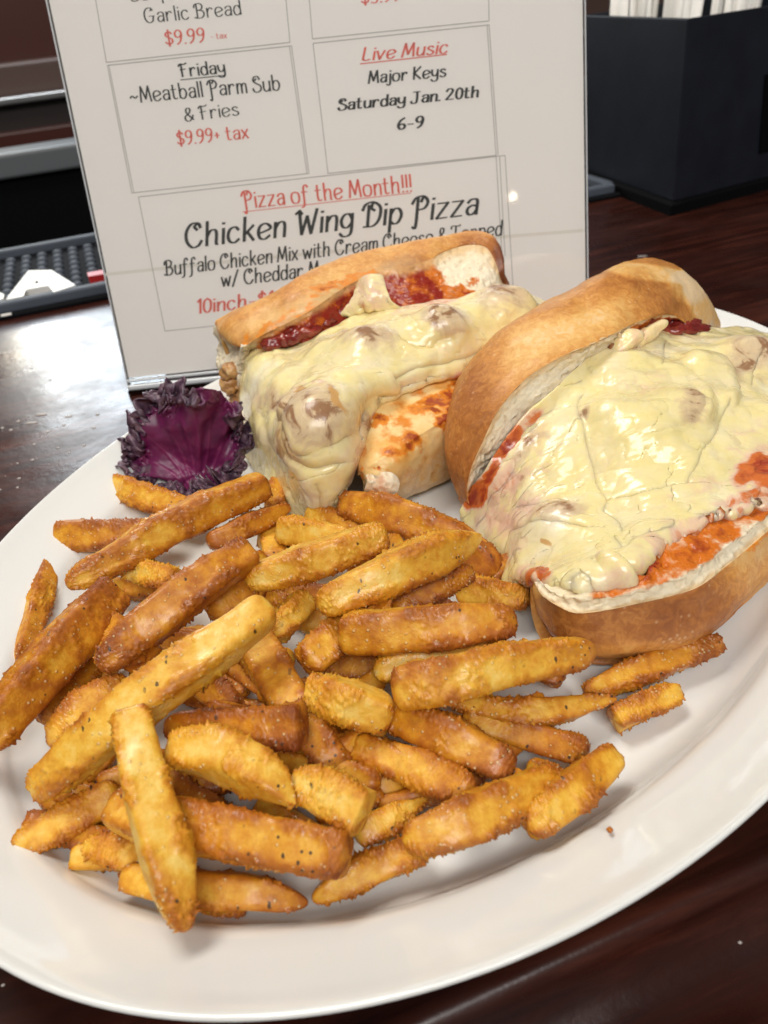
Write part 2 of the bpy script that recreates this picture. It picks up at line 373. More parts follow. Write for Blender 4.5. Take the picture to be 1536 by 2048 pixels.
# ------------------------------------------------------------------ bar mat
matr = empty("bar_mat", N*570+U*(-100)); tag(matr, "black rubber bar mat with raised white letter A, lying behind the menu sign", "bar mat")
m0, m1 = 497, 641; u1 = 362.0; u0 = -420.0
box_obj("mat_base", N*((m0+m1)/2)+U*((u0+u1)/2)+Z*1.3, (U, N, Z), ((u1-u0)/2, (m1-m0)/2, 1.3), RUBBER, matr, bevel=0.8)
def rim(nc, uc, hn, hu):
    return box_vf(N*nc+U*uc+Z*5.2, (U, N, Z), (hu, hn, 3.2))
for (nc, uc, hn, hu) in ((m0+9, (u0+u1)/2, 3.5, (u1-u0)/2-6), (m1-5, (u0+u1)/2, 3.5, (u1-u0)/2-6), ((m0+m1)/2+2, u1-6, (m1-m0)/2-11, 3.5)):
    v, f = rim(nc, uc, hn, hu); q = mesh_obj("raised_rim", v, f, RUBBER2, matr, shade=False)
    b = q.modifiers.new("b", 'BEVEL'); b.width = 0.0012; b.segments = 2
vv, ff = [], []
for a in np.arange(u0+16, u1-14, 10.8):
    if -170 < a < 190: pass
    for b in np.arange(m0+20, m1-12, 13.0):
        c = N*b+U*a; k0 = len(vv); ang = np.arange(8)*math.pi/4
        for (rr, zz) in ((1.0, 2.6), (0.92, 4.4), (0.6, 5.0)):
            for t in ang: vv.append(c+U*math.cos(t)*3.6*rr+N*math.sin(t)*2.6*rr+Z*zz)
        for r_ in (0, 1):
            for j in range(8): ff.append((k0+r_*8+j, k0+r_*8+(j+1) % 8, k0+(r_+1)*8+(j+1) % 8, k0+(r_+1)*8+j))
        ff.append(tuple(k0+16+j for j in range(8)))
o = mesh_obj("rubber_nub", vv, ff, RUBBER2, matr); tag(o, kind='stuff')
def extr(name, pts, z0, z1, mat, parent, holes=None):
    """extrude pixel polygon laid at height z1 down to z0"""
    T = [P(x, y, z1) for x, y in pts]; B = [np.array([p[0], p[1], z0]) for p in T]; n = len(T)
    f = [tuple(range(n))]+[(i, n+i, n+(i+1) % n, (i+1) % n) for i in range(n)]
    return mesh_obj(name, T+B, f, mat, parent, shade=False)
# letter A as two legs, a roof and a bar
extr("letter_a", [(57, 541), (103, 540), (151, 570), (107, 584), (96, 571), (52, 579), (47, 592), (12, 599), (18, 590)], 2.6, 9, WHITE, matr)
extr("letter_counter", [(70, 566), (78, 564), (72, 560)], 8.8, 9.3, RUBBER, matr)
extr("letter_fragment", [(-30, 588), (-2, 584), (8, 588), (7, 597), (-8, 602), (-34, 604)], 2.6, 9, WHITE, matr)
extr("red_fragment", [(174, 545), (215, 538), (218, 546), (176, 553)], 2.6, 9, REDR, matr)
extr("small_print", [(1, 629), (22, 625), (23, 628), (2, 632)], 2.6, 3.2, WHITE, matr)

# ------------------------------------------------------------------ napkin and straw caddy
cad = empty("straw_caddy", P(1345, 430, 0)); tag(cad, "black leatherette caddy filled with paper-wrapped straws, on the bar right of the sign", "caddy")
c0 = P(1345, 428, 0); a1, a2 = math.radians(24), math.radians(103)
cu = np.array([math.cos(a1), math.sin(a1), 0]); cv = np.array([math.cos(a2), math.sin(a2), 0])
LU, LV, HT = 190., 120., 0
# height and flare from the pixel of the top corner
best = min(((np.linalg.norm(P(1376, 37, z)[:2]-c0[:2]+0.02*(cu+cv)[:2]*z), z) for z in np.arange(60, 140, 0.5)))
HT = best[1]; ct = P(1376, 37, HT); shift = (ct-c0); shift[2] = 0
def ring(sc, z, extra=0.0):
    k = z/HT; b0 = c0+shift*k; o_ = -cu*0-cv*0
    fl = 6*k
    pts = [b0, b0+cu*(LU+fl), b0+cu*(LU+fl)+cv*(LV+fl), b0+cv*(LV+fl)]
    cc = sum(pts)/4; return [cc+(p-cc)*sc+Z*z for p in pts]
R = [ring(1.0, 8), ring(1.0, HT), ring(0.975, HT), ring(0.97, 12)]
v = sum(R, []); f = []
for r_ in range(3):
    for j in range(4): f.append((r_*4+j, r_*4+(j+1) % 4, (r_+1)*4+(j+1) % 4, (r_+1)*4+j))
f += [(3, 2, 1, 0), (12, 13, 14, 15)]
o = mesh_obj("caddy_wall", v, f, CADDY, cad, shade=False); b = o.modifiers.new("b", 'BEVEL'); b.width = 0.0012; b.segments = 2
R = [ring(1.045, 0), ring(1.045, 6.5), ring(1.0, 8.0)]; v = sum(R, []); f = [(3, 2, 1, 0), (8, 9, 10, 11)]
for r_ in range(2):
    for j in range(4): f.append((r_*4+j, r_*4+(j+1) % 4, (r_+1)*4+(j+1) % 4, (r_+1)*4+j))
mesh_obj("caddy_base", v, f, BLACK, cad, shade=False)
nf = np.cross(cu, Z); nf /= np.linalg.norm(nf)
lp = [Pplane(x, y, c0+shift*0.5+nf*0.8, nf) for x, y in ((1531, 150), (1640, 128), (1625, 280), (1519, 307))]
lq = [p - nf*0.7 for p in lp]
mesh_obj("label_patch", lp+lq, [(0, 1, 2, 3), (4, 7, 6, 5), (0, 4, 5, 1), (1, 5, 6, 2), (2, 6, 7, 3), (3, 7, 4, 0)], BLACK, cad, shade=False)
random.seed(5)
ctop = c0+shift
for i in range(34):
    a = 8+random.random()*(LU*0.72); bb = 8+random.random()*(LV-18); h = HT+14+random.random()*30
    base = ctop+cu*a+cv*bb; lean = cu*random.uniform(-6, 6)+cv*random.uniform(-6, 6)
    ax = cu*math.cos(i)+cv*math.sin(i); ax /= np.linalg.norm(ax); ay = np.cross(Z, ax)
    V = []
    w = random.uniform(3.0, 5.5)
    for s_, hh in ((0, 14), (1, h)):
        for t in np.arange(10)*math.tau/10: V.append(base+lean*s_+ax*math.cos(t)*w+ay*math.sin(t)*w*0.45+Z*hh)
    F_ = [(j, (j+1) % 10, 10+(j+1) % 10, 10+j) for j in range(10)]+[tuple(range(10, 20)), tuple(range(10))[::-1]]
    o = mesh_obj("wrapped_straw", V, F_, NAPK)
    tag(o, "white paper-wrapped straw standing in the black caddy", "straw", "wrapped straws in the black caddy")

# ------------------------------------------------------------------ plate
PC = np.array([22.2, 202.0]); PA, PB_ = 166.1, 119.7; PANG = math.radians(50.2)
def plate_pt(th, off, z):
    x = (PA+off)*np.cos(th); y = (PB_+off)*np.sin(th)
    return np.stack([PC[0]+x*math.cos(PANG)-y*math.sin(PANG), PC[1]+x*math.sin(PANG)+y*math.cos(PANG), z+0*x], -1)
def mk_plate():
    pr = [(-1e9, 5.0), (-60, 5.0), (-40, 5.0), (-30, 5.2), (-25, 6.2), (-21, 9.0), (-19, 11.6), (-17.2, 13.4), (-14.5, 14.8), (-10, 16.8), (-5, 19.2), (-2.0, 20.9), (-0.6, 21.6), (0, 21.5), (0.2, 20.8), (-0.8, 19.8),
          (-6, 17.0), (-14, 12.0), (-24, 5.0), (-32, 2.0), (-36, 0.2), (-40, 0.2), (-44, 2.0), (-1e9, 2.2)]
    pr2 = np.array([p for p in pr if p[0] > -1e8]); d = cr(pr2, 110)
    th = np.linspace(0, 2*math.pi, 240, endpoint=False)
    V = [plate_pt(th, a, b) for a, b in d]
    ctr_top = np.tile([PC[0], PC[1], 5.0], (240, 1)); ctr_bot = np.tile([PC[0], PC[1], 2.2], (240, 1))
    mid = [ctr_top*(1-k)+V[0]*k for k in (0.0, 0.5)]; mb = [ctr_bot*(1-k)+V[-1]*k for k in (0.5, 0.0)]
    V = np.array(mid+V+mb); o = grid_obj("oval_plate", V, PLATE, closed=True, origin=(PC[0], PC[1], 0)); return o
o = mk_plate(); tag(o, "white glazed oval platter under the sandwiches and fries", "plate")

# ------------------------------------------------------------------ menu sign
SB0 = P(262, 785); SB1 = P(1174, 690)
su = SB1-SB0; su /= np.linalg.norm(su); LEAN = math.radians(15.5)
sback = np.array([-su[1], su[0], 0]); sup = Z*math.cos(LEAN)+sback*math.sin(LEAN); sn = np.cross(su, sup); sn /= np.linalg.norm(sn)
if (C0-SB0)@sn < 0: sn = -sn
SW = float(np.linalg.norm(SB1-SB0))
def SP(x, y, off=0.0): return Pplane(x, y, SB0+sn*off, sn)
sign = empty("menu_sign", (SB0+SB1)/2); tag(sign, "white printed menu page in a clear acrylic stand behind the platter", "menu sign")
cS = SB0+su*(SW/2)+sup*140
box_obj("acrylic_front", cS+sn*0.9, (su, sup, sn), (SW/2, 139.0, 0.5), GLASS, sign)
box_obj("acrylic_back", cS-sn*0.9, (su, sup, sn), (SW/2, 139.0, 0.5), GLASS, sign)
for e_ in (0, 1):
    box_obj("acrylic_edge", SB0+su*(SW*e_)+sup*140+sn*0.1+su*(0.35 if e_ else -0.35), (su, sup, sn), (0.25, 139.5, 1.45), EDGE, sign)
box_obj("acrylic_foot", SB0+su*(SW/2)+sback*38+Z*1.4, (su, sback, Z), (SW/2, 42, 1.4), GLASS, sign)
box_obj("bottom_fold", SB0+su*(SW/2)+Z*2.6+sn*0.8, (su, sup, sn), (SW/2, 1.3, 2.2), EDGE, sign, bevel=0.8)
box_obj("bottom_lip", SB0+su*(SW/2)+sup*5.6+sn*1.2, (su, sup, sn), (SW/2, 0.6, 1.6), EDGE, sign, bevel=0.3)
paper = box_obj("paper_sheet", SB0+su*(SW/2)+sup*144, (su, sup, sn), (SW/2-0.35, 137.2, 0.1), PAPER, sign)
# reflection line of the acrylic, put in as a thin tinted strip
def strip(name, a, b, w, mat, off, parent):
    a = np.asarray(a)+sn*off; b = np.asarray(b)+sn*off; d = b-a; d /= np.linalg.norm(d); q = np.cross(sn, d)*w/2
    return [a-q, b-q, b+q, a+q]
REFL_LINE = simple("reflection_tint", (0.80, 0.74, 0.66), 0.5)
v = []; 
a, b = SP(211, 549), SP(1166, 461)
n_ = 30
for k in range(n_+1):
    p = a+(b-a)*k/n_+sup*0.9*math.sin(k/n_*math.pi)
    v += [p-sup*0.7+sn*0.105, p+sn*0.14, p+sup*0.7+sn*0.105]
f = []
for k in range(n_):
    for j in (0, 1): f.append((k*3+j, (k+1)*3+j, (k+1)*3+j+1, k*3+j+1))
mesh_obj("reflection_line", v, f, REFL_LINE, sign)

# stroke lettering ---------------------------------------------------
GL = {
'a': "6,36 14,44 27,45 34,36 34,0;34,24 20,27 8,20 6,9 14,0 26,3 34,14", 'b': "6,70 6,4;6,28 16,43 30,42 38,26 32,6 20,-1 6,6",
'c': "35,36 25,45 10,40 4,22 10,4 24,-1 37,8", 'd': "36,70 36,0;36,28 26,44 12,42 4,24 9,4 22,-1 36,10",
'e': "2,16 38,28 34,40 22,45 8,38 4,20 10,3 24,-1 38,8", 'f': "33,62 26,71 16,66 13,50 12,0 8,-16 -2,-20;2,43 28,43",
'g': "36,30 26,44 12,42 4,26 10,8 24,5 36,18;36,44 36,-6 28,-20 12,-21 2,-12", 'h': "6,70 6,0;6,26 16,42 28,44 34,34 34,4 38,0",
'i': "7,44 7,0;7,59 7,61", 'j': "12,44 12,-12 4,-21 -6,-16;12,59 12,61", 'k': "6,70 6,0;32,44 8,20;15,26 34,0",
'l': "7,70 7,0", 'm': "6,44 6,0;6,28 14,43 24,43 28,32 28,0;28,28 36,43 46,43 50,32 50,0", 'n': "6,44 6,0;6,26 16,42 28,44 34,34 34,0",
'o': "22,45 8,40 4,22 9,4 22,-1 35,4 40,22 36,40 22,45", 'p': "6,44 6,-24;6,28 16,43 30,42 38,24 31,4 18,-1 6,8",
'r': "6,44 6,0;6,24 14,40 24,45 31,38", 's': "31,38 20,45 9,40 8,31 20,23 32,16 32,5 18,-1 4,6", 't': "12,64 12,12 18,1 28,3;0,44 26,44",
'u': "6,44 6,12 14,0 26,2 36,14;36,44 36,0", 'v': "2,44/18,0/36,44", 'w': "2,44/14,0/26,36/38,0/50,44", 'x': "4,44/34,0;34,44/4,0",
'y': "4,44 6,20 16,9 28,13 36,26;36,44 36,-6 28,-20 12,-21 2,-12", 'z': "4,44/34,44/4,0/34,0",
'B': "12,70 12,0;0,52 4,66 26,71 40,60 34,42 14,38;14,38 38,34 46,18 34,1 12,0 -2,4", 'C': "46,56 38,69 18,68 4,46 6,18 22,-1 40,2 50,16;38,69 28,60 36,50",
'D': "16,62 16,0;-2,50 6,66 28,71 50,54 50,22 34,1 4,0;28,71 24,54 34,46", 'F': "12,68 12,0;-2,58 8,70 26,66 40,72;4,38 32,40",
'G': "46,58 36,70 16,67 4,44 7,14 22,-1 40,5 46,28;26,30 52,30;34,56 40,62", 'J': "32,70 32,14 24,0 8,0 2,12;12,70 46,70", 'K': "8,70 8,0;42,70/10,34/44,0",
'L': "10,70 8,6;8,6 20,0 40,4", 'M': "4,0/12,70/30,12/48,70/56,0", 'P': "14,66 14,-16 4,-18;-2,52 8,68 30,71 44,54 36,36 16,32;30,71 24,56",
'S': "38,56 30,70 12,67 7,50 22,38 40,26 40,8 24,-1 8,2 2,16;22,60 14,52", 'T': "0,58 6,70 42,68 50,72;26,68 26,0", 'W': "0,62 10,70/20,0/34,52/48,0/62,70;10,70 18,60",
'0': "20,68 7,54 6,16 20,-1 34,14 34,54 20,68", '1': "8,56/20,69/20,0", '2': "4,54 14,69 32,64 32,44 4,2/40,2", '3': "6,60 20,69 34,58 18,38 36,20 20,-1 4,8", '5': "34,68/10,68/8,40 24,44 36,26 26,2 4,4",
'6': "32,66 14,50 5,22 14,1 28,1 36,16 27,31 8,24", '9': "34,46 24,34 9,38 6,56 19,69 32,62 35,44 27,14 12,0", '$': "36,54 26,64 10,58 9,46 22,36 36,26 35,12 20,4 4,14;21,74 21,-6",
'&': "44,4 14,44 18,66 32,62 28,42 6,24 8,4 24,-1 40,16 44,28", '~': "2,22 12,30 26,20 38,28", '!': "8,70 8,20;8,3 8,1", '+': "4,30 28,30;16,42 16,18", '-': "4,26 28,26", '/': "2,-6 32,72", '.': "5,3 5,1", ',': "7,4 2,-10", ':': "6,36 6,34;6,5 6,3",
}
def text_line(txt, x0, y0, x1, y1, cap, mat, wt=5.0, slant=0.0, off=0.22):
    wt = wt*1.18
    """lettering as thin ribbons of ink on the sheet; baseline runs from pixel (x0,y0) to (x1,y1)"""
    adv = []; x = 0
    for ch in txt:
        adv.append(x)
        if ch == ' ': x += 22; continue
        xs = [float(p.split(',')[0]) for s_ in GL[ch].split(';') for p in s_.replace('/', ' ').split()]
        x += max(xs)+10
    tot = x-10
    A, B = SP(x0, y0), SP(x1, y1); ex = (B-A)/tot
    up = SP((x0+x1)/2, (y0+y1)/2-cap)-SP((x0+x1)/2, (y0+y1)/2); up = sup*(up@sup)/70.0
    V, Fc = [], []
    for ch, ax in zip(txt, adv):
        if ch == ' ': continue
        for s_ in GL[ch].split(';'):
            segs = []
            cur = []
            for tok in s_.split(' '):
                parts = tok.split('/')
                for qi, pt in enumerate(parts):
                    q = [float(t_) for t_ in pt.split(',')]
                    if qi > 0:
                        cur[-1].append('c')
                    cur.append(q)
            pts = [np.array(c[:2]) for c in cur]; corner = [len(c) > 2 for c in cur]
            # split at corners
            runs = []; st = 0
            for i in range(1, len(pts)):
                if corner[i] or i == len(pts)-1 or (corner[i-1] and corner[i]): runs.append(pts[st:i+1]); st = i
            for r_ in runs:
                r_ = np.array(r_)
                if len(r_) > 2: r_ = cr(r_, (len(r_)-1)*5+1)
                d = np.gradient(r_, axis=0); l = np.linalg.norm(d, axis=1, keepdims=True); d = d/np.maximum(l, 1e-6)
                w = wt*(0.55+0.75*np.abs(d[:, 1:2]))/2
                r_ = r_.copy(); r_[0] -= d[0]*wt*0.3; r_[-1] += d[-1]*wt*0.3
                q = np.c_[-d[:, 1], d[:, 0]]*w
                k0 = len(V)
                for a_, b_ in zip(r_-q, r_+q):
                    for c_ in (a_, b_):
                        V.append(A+ex*(ax+c_[0]+slant*c_[1])+up*c_[1]+sn*off)
                for i in range(len(r_)-1): Fc.append((k0+2*i, k0+2*i+1, k0+2*i+3, k0+2*i+2))
    return mesh_obj("printed_text", V, Fc, mat, paper, shade=False)
def lines(pts, w, mat, name="printed_frame", off=0.18):
    V, Fc = [], []
    for (a, b) in zip(pts[:-1], pts[1:]):
        q = strip("", SP(*a), SP(*b), w, mat, off, None); k = len(V); V += q; Fc.append((k, k+1, k+2, k+3))
    return mesh_obj(name, V, Fc, mat, paper, shade=False)
TL = [("Soup,", 262, 3, 345, -6, 30, INK, 5, 0), ("Garlic Bread", 290, 46, 482, 29, 29, INK, 5, 0), ("$9.99", 331, 91, 410, 84, 29, RED, 6, 0), ("- tax", 422, 79, 454, 76, 12, RED, 6, 0),
      ("Friday", 361, 154, 450, 146, 26, INK, 7, 0), ("~Meatball Parm Sub", 262, 206, 560, 180, 31, INK, 6, 0), ("& Fries", 370, 243, 477, 230, 27, INK, 5.5, 0), ("$9.99+ tax", 355, 291, 497, 276, 28, RED, 6.5, 0),
      ("Live Music", 722, 122, 893, 106, 26, RED, 7, .22), ("Major Keys", 736, 167, 890, 153, 24, INK, 8, .12), ("Saturday Jan. 20th", 676, 221, 956, 194, 22, INK, 9, .12), ("6-9", 794, 259, 845, 255, 23, INK, 9, .1),
      ("$5.99", 722, 9, 800, 1, 28, RED, 6, 0), ("Pizza of the Month!!!", 487, 417, 822, 383, 34, RED, 6.5, 0), ("Chicken Wing Dip Pizza", 370, 496, 952, 428, 47, INK, 6.5, .18),
      ("Buffalo Chicken Mix with Cream Cheese & Topped", 330, 551, 1002, 470, 29, INK, 7, .15), ("w/ Cheddar Mo", 443, 573, 655, 549, 29, INK, 7, .15), ("10inch-$16", 392, 627, 565, 607, 28, RED, 7, .15)]
for t in TL: text_line(*t)
def band(a, b, w, mat): return lines([a, b], w, mat, "underline")
band((361, 160), (450, 151), 0.35, INK); band((720, 128), (894, 109), 0.4, RED); band((485, 424), (822, 386), 0.3, RED)
W_ = 0.28
lines([(188, -20), (213, 125), (580, 85), (570, -20)], W_, LINE); lines([(215, 131), (583, 92), (618, 347), (264, 386), (215, 131)], W_, LINE)
lines([(617, -20), (625, 78), (978, 42), (977, -20)], W_, LINE); lines([(626, 87), (978, 50), (996, 310)], W_, LINE); lines([(974, 51), (992, 311), (656, 347), (626, 87)], W_, LINE)
lines([(277, 394), (1010, 311), (1027, 590), (330, 662), (277, 394)], W_, LINE)
lines([(992, 313), (1004, 512)], W_, LINE); lines([(999, 312), (1010, 512)], W_, LINE); lines([(579, 92), (614, 347)], W_, LINE); lines([(218, 131), (268, 386)], W_, LINE)

# ------------------------------------------------------------------ sandwiches
def PP(rows):
    return np.array([[P(*q) for q in r] for r in rows])
def bread(parent, name, O, E, I, bulge, tone_fn=None, under=0.35, nst=150, kz=8.0, crest=0.5, innerK=None, attrs_fn=None, crumb_fn=None, deep=14., ext=0.25, amp=1.0):
    """half a roll. O: outer outline, E: crust/crumb edge, I: inner crumb line; each a list of (px,py,z)"""
    n = len(O); O = np.array([P(*q) for q in O]); E = np.array([P(*q) for q in E]); I = np.array([P(*q) for q in I])
    g = nst
    O, E, I = cr(O, g), cr(E, g), cr(I, g); b = cr(np.array(bulge, float)[:, None], g)
    c = O*(1-crest)+E*crest
    t = np.gradient(c, axis=0); t /= np.linalg.norm(t, axis=1, keepdims=True)
    nn = np.cross(t, E-O); nn /= np.maximum(np.linalg.norm(nn, axis=1, keepdims=True), 1e-6)
    sgn = np.sign(((C0-c)*nn).sum()); nn *= sgn
    Cm = c+nn*b; C1 = (O*0.8+E*0.2)+nn*b*0.66; C2 = (O*0.2+E*0.8)+nn*b*0.45
    Kk = O+(I-O)*under; Kk[:, 2] = kz
    Km = O*0.55+Kk*0.45; Km -= (I-O)*[1, 1, 0]*0.05
    J = I+(I-E)*ext; J[:, 2] = np.maximum(I[:, 2]-deep, kz+1)
    JF = J*[1, 1, 0]+[0, 0, kz]
    s_ = np.linspace(0, 1, g)[:, None]; he = smooth(0, 0.16, s_)*smooth(0, 0.10, 1-s_); mid = O*1.0
    Kk = mid*(1-he)+Kk*he; J = mid*(1-he)+J*he; JF = mid*(1-he)+JF*he
    crust_ctrl = np.stack([Kk*0.5+0.5*JF, Kk, Km, O, C1, Cm, C2, E], 1)
    V = cr(crust_ctrl, 90, axis=1)
    V[:, -1] = E
    Nn = to_camera(V[:, 40:], normals(V)[:, 40:]); Nall = normals(V); Nall *= np.sign((Nall[:, 40:]*Nn).sum())
    w = np.ones(90); w[-1] = 0
    V = V+Nall*(fbm(V, 22, 2, 1)*1.1*amp+fbm(V, 5, 2, 2)*0.28*amp+np.abs(fbm(V, 2.2, 2, 9))*-0.16*amp)[..., None]*w[None, :, None]
    V[..., 2] = np.maximum(V[..., 2], 5.2)
    px = pix(V); A = {'tone': tone_fn(V, px) if tone_fn else np.full(V.shape[:2], .5), 'sauce': np.zeros(V.shape[:2]), 'cheesy': np.zeros(V.shape[:2])}
    if attrs_fn: A.update(attrs_fn(V, px))
    grid_obj(name+"_crust", V, CRUST, parent, attrs=A)
    cc = np.stack([E, E*0.5+I*0.5, I, J, JF], 1)
    W = cr(cc, 60, axis=1); W[:, 0] = E
    Nc = normals(W); Nc *= np.sign(((C0-W[:, :25])*Nc[:, :25]).sum())
    w = np.ones(60); w[0] = 0
    torn = fbm(W, 1.6, 3, 4)
    W = W+Nc*(torn*0.55-np.clip(fbm(W, 3.0, 2, 5)-0.1, 0, 1)*1.3)[..., None]*w[None, :, None]
    px = pix(W); jw = np.linspace(0, 1, 60)[None, :]+0.05*fbm(W, 5, 3, 71)
    A = {'sauce': crumb_fn(W, px) if crumb_fn else np.zeros(W.shape[:2]), 'toast': (1-smooth(0.0, 0.16, jw))}
    grid_obj(name+"_crumb", W, CRUMB, parent, attrs=A)
    for nm, idx in (("cap", 0), ("cap", -1)):
        pass
    return V, W
def blob(px, cx, cy, rx, ry, ang=0.0, soft=0.5):
    a = math.radians(ang); dx, dy = px[..., 0]-cx, px[..., 1]-cy
    u = (dx*math.cos(a)+dy*math.sin(a))/rx; v = (-dx*math.sin(a)+dy*math.cos(a))/ry
    return 1-smooth(1-soft, 1+soft, np.hypot(u, v))
def polyd(px, pts):
    """distance in pixels to a polyline"""
    d = np.full(px.shape[:-1], 1e9); pts = np.array(pts, float)
    if len(pts) > 2: pts = cr(pts, (len(pts)-1)*6+1)
    for a, b in zip(pts[:-1], pts[1:]):
        ab = b-a; t = np.clip(((px-a)@ab)/max(ab@ab, 1e-6), 0, 1)
        d = np.minimum(d, np.linalg.norm(px-a-t[..., None]*ab, axis=-1))
    return d
def warp(px, V, amt, wl, seed):
    return px+np.stack([fbm(V, wl, 3, seed), fbm(V, wl, 3, seed+3)], -1)*amt
def mask(px, blobs):
    r = np.zeros(px.shape[:-1])
    for b in blobs: r = np.maximum(r, blob(px, *b))
    return r

# ---- right-hand sandwich ----
s2 = empty("meatball_sub", P(1250, 1000, 8)); tag(s2, "open meatball sub with smooth golden bun top, on the platter's right side", "sandwich")
O2 = [(934, 1012, 15), (915, 975, 15), (902, 915, 18), (908, 840, 25), (932, 762, 33), (985, 697, 40), (1050, 645, 45), (1137, 597, 49), (1207, 557, 52), (1275, 529, 52), (1337, 538, 48), (1390, 574, 41), (1424, 617, 31), (1436, 652, 24), (1430, 664, 26)]
E2 = [(938, 1012, 17), (934, 985, 22), (941, 940, 31), (966, 882, 39), (1000, 816, 46), (1055, 755, 51), (1122, 714, 54), (1180, 690, 55), (1222, 670, 55), (1265, 648, 54), (1310, 634, 52), (1345, 630, 48), (1378, 651, 42), (1408, 661, 33), (1430, 666, 27)]
I2 = [(942, 1014, 17), (948, 1000, 18), (972, 938, 27), (1000, 893, 35), (1042, 834, 41), (1103, 785, 45), (1160, 742, 47), (1200, 712, 48), (1235, 694, 48), (1275, 674, 47), (1315, 655, 46), (1348, 648, 43), (1380, 660, 39), (1408, 666, 32), (1430, 668, 27)]
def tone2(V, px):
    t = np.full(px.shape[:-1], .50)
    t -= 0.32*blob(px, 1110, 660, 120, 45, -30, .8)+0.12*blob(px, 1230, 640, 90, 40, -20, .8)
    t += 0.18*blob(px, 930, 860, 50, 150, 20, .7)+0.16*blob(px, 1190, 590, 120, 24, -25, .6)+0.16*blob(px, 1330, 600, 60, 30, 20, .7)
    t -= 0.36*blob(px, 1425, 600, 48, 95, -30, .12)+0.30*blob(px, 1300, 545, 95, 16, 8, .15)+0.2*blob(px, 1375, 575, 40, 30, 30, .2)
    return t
b2 = [0, 2, 4, 6.5, 8, 8.5, 8.5, 8.5, 8.5, 8, 7, 5, 3, 2, 0]
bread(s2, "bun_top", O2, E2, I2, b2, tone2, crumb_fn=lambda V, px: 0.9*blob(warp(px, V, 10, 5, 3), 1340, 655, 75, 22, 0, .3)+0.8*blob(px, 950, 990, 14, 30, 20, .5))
# bottom half
O3 = [(1064, 1165, 22), (1070, 1205, 17), (1085, 1235, 13), (1111, 1262, 11), (1151, 1297, 10), (1205, 1312, 9), (1281, 1314, 9), (1359, 1296, 9), (1433, 1257, 10), (1503, 1197, 10), (1570, 1120, 11), (1650, 1030, 11), (1720, 940, 12), (1735, 890, 16)]
E3 = [(1066, 1158, 25), (1072, 1172, 27), (1085, 1192, 28), (1112, 1210, 28), (1150, 1226, 28), (1205, 1222, 28), (1273, 1208, 28), (1342, 1192, 28), (1400, 1172, 28), (1463, 1124, 28), (1536, 1062, 28), (1620, 985, 27), (1700, 900, 26), (1730, 870, 22)]
I3 = [(1070, 1152, 26), (1085, 1165, 28), (1108, 1178, 30), (1130, 1183, 30), (1165, 1185, 31), (1215, 1186, 31), (1280, 1176, 32), (1335, 1155, 32), (1384, 1122, 32), (1440, 1085, 32), (1510, 1030, 31), (1590, 960, 30), (1670, 890, 28), (1722, 865, 24)]
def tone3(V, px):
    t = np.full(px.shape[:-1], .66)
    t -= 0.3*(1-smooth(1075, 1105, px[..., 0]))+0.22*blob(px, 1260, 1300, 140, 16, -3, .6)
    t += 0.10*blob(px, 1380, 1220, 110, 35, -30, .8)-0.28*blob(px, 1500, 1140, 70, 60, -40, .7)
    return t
def at3(V, px):
    q = warp(px, V, 12, 4, 6)
    return {'sauce': 0.62*blob(q, 1500, 1085, 40, 16, -35, .6)+0.8*blob(q, 1075, 1150, 14, 10, 0, .5), 'cheesy': np.maximum(blob(px, 1083, 1170, 30, 18, 30, .5), 0.5*blob(px, 1510, 1090, 50, 25, -35, .6))}
def crs3(V, px):
    q = warp(px, V, 9, 5, 8)
    d = np.zeros(px.shape[:-1])
    d = np.maximum(d, blob(q, 1285, 1152, 105, 40, -14, .3)); d = np.maximum(d, blob(q, 1360, 1100, 90, 34, -32, .35)); d = np.maximum(d, blob(q, 1460, 1035, 100, 34, -38, .4))
    jj = np.linspace(0, 1, px.shape[1])[None, :]+0.07*fbm(V, 6, 3, 18)
    along = smooth(1130, 1200, q[..., 0])
    band_ = smooth(.24, .50, jj)*along
    return 0.46*band_+0.30*smooth(.50, .70, jj)*along*(0.6+0.8*fbm(V, 9, 2, 77))+0.10*d*band_
bread(s2, "bun_bottom", O3, E3, I3, [0, 1, 2, 3, 3.5, 4, 4, 4, 4, 3.5, 3, 3, 2, 0], tone3, under=0.30, kz=6.5, attrs_fn=at3, crumb_fn=crs3, deep=1.5, ext=4.5)

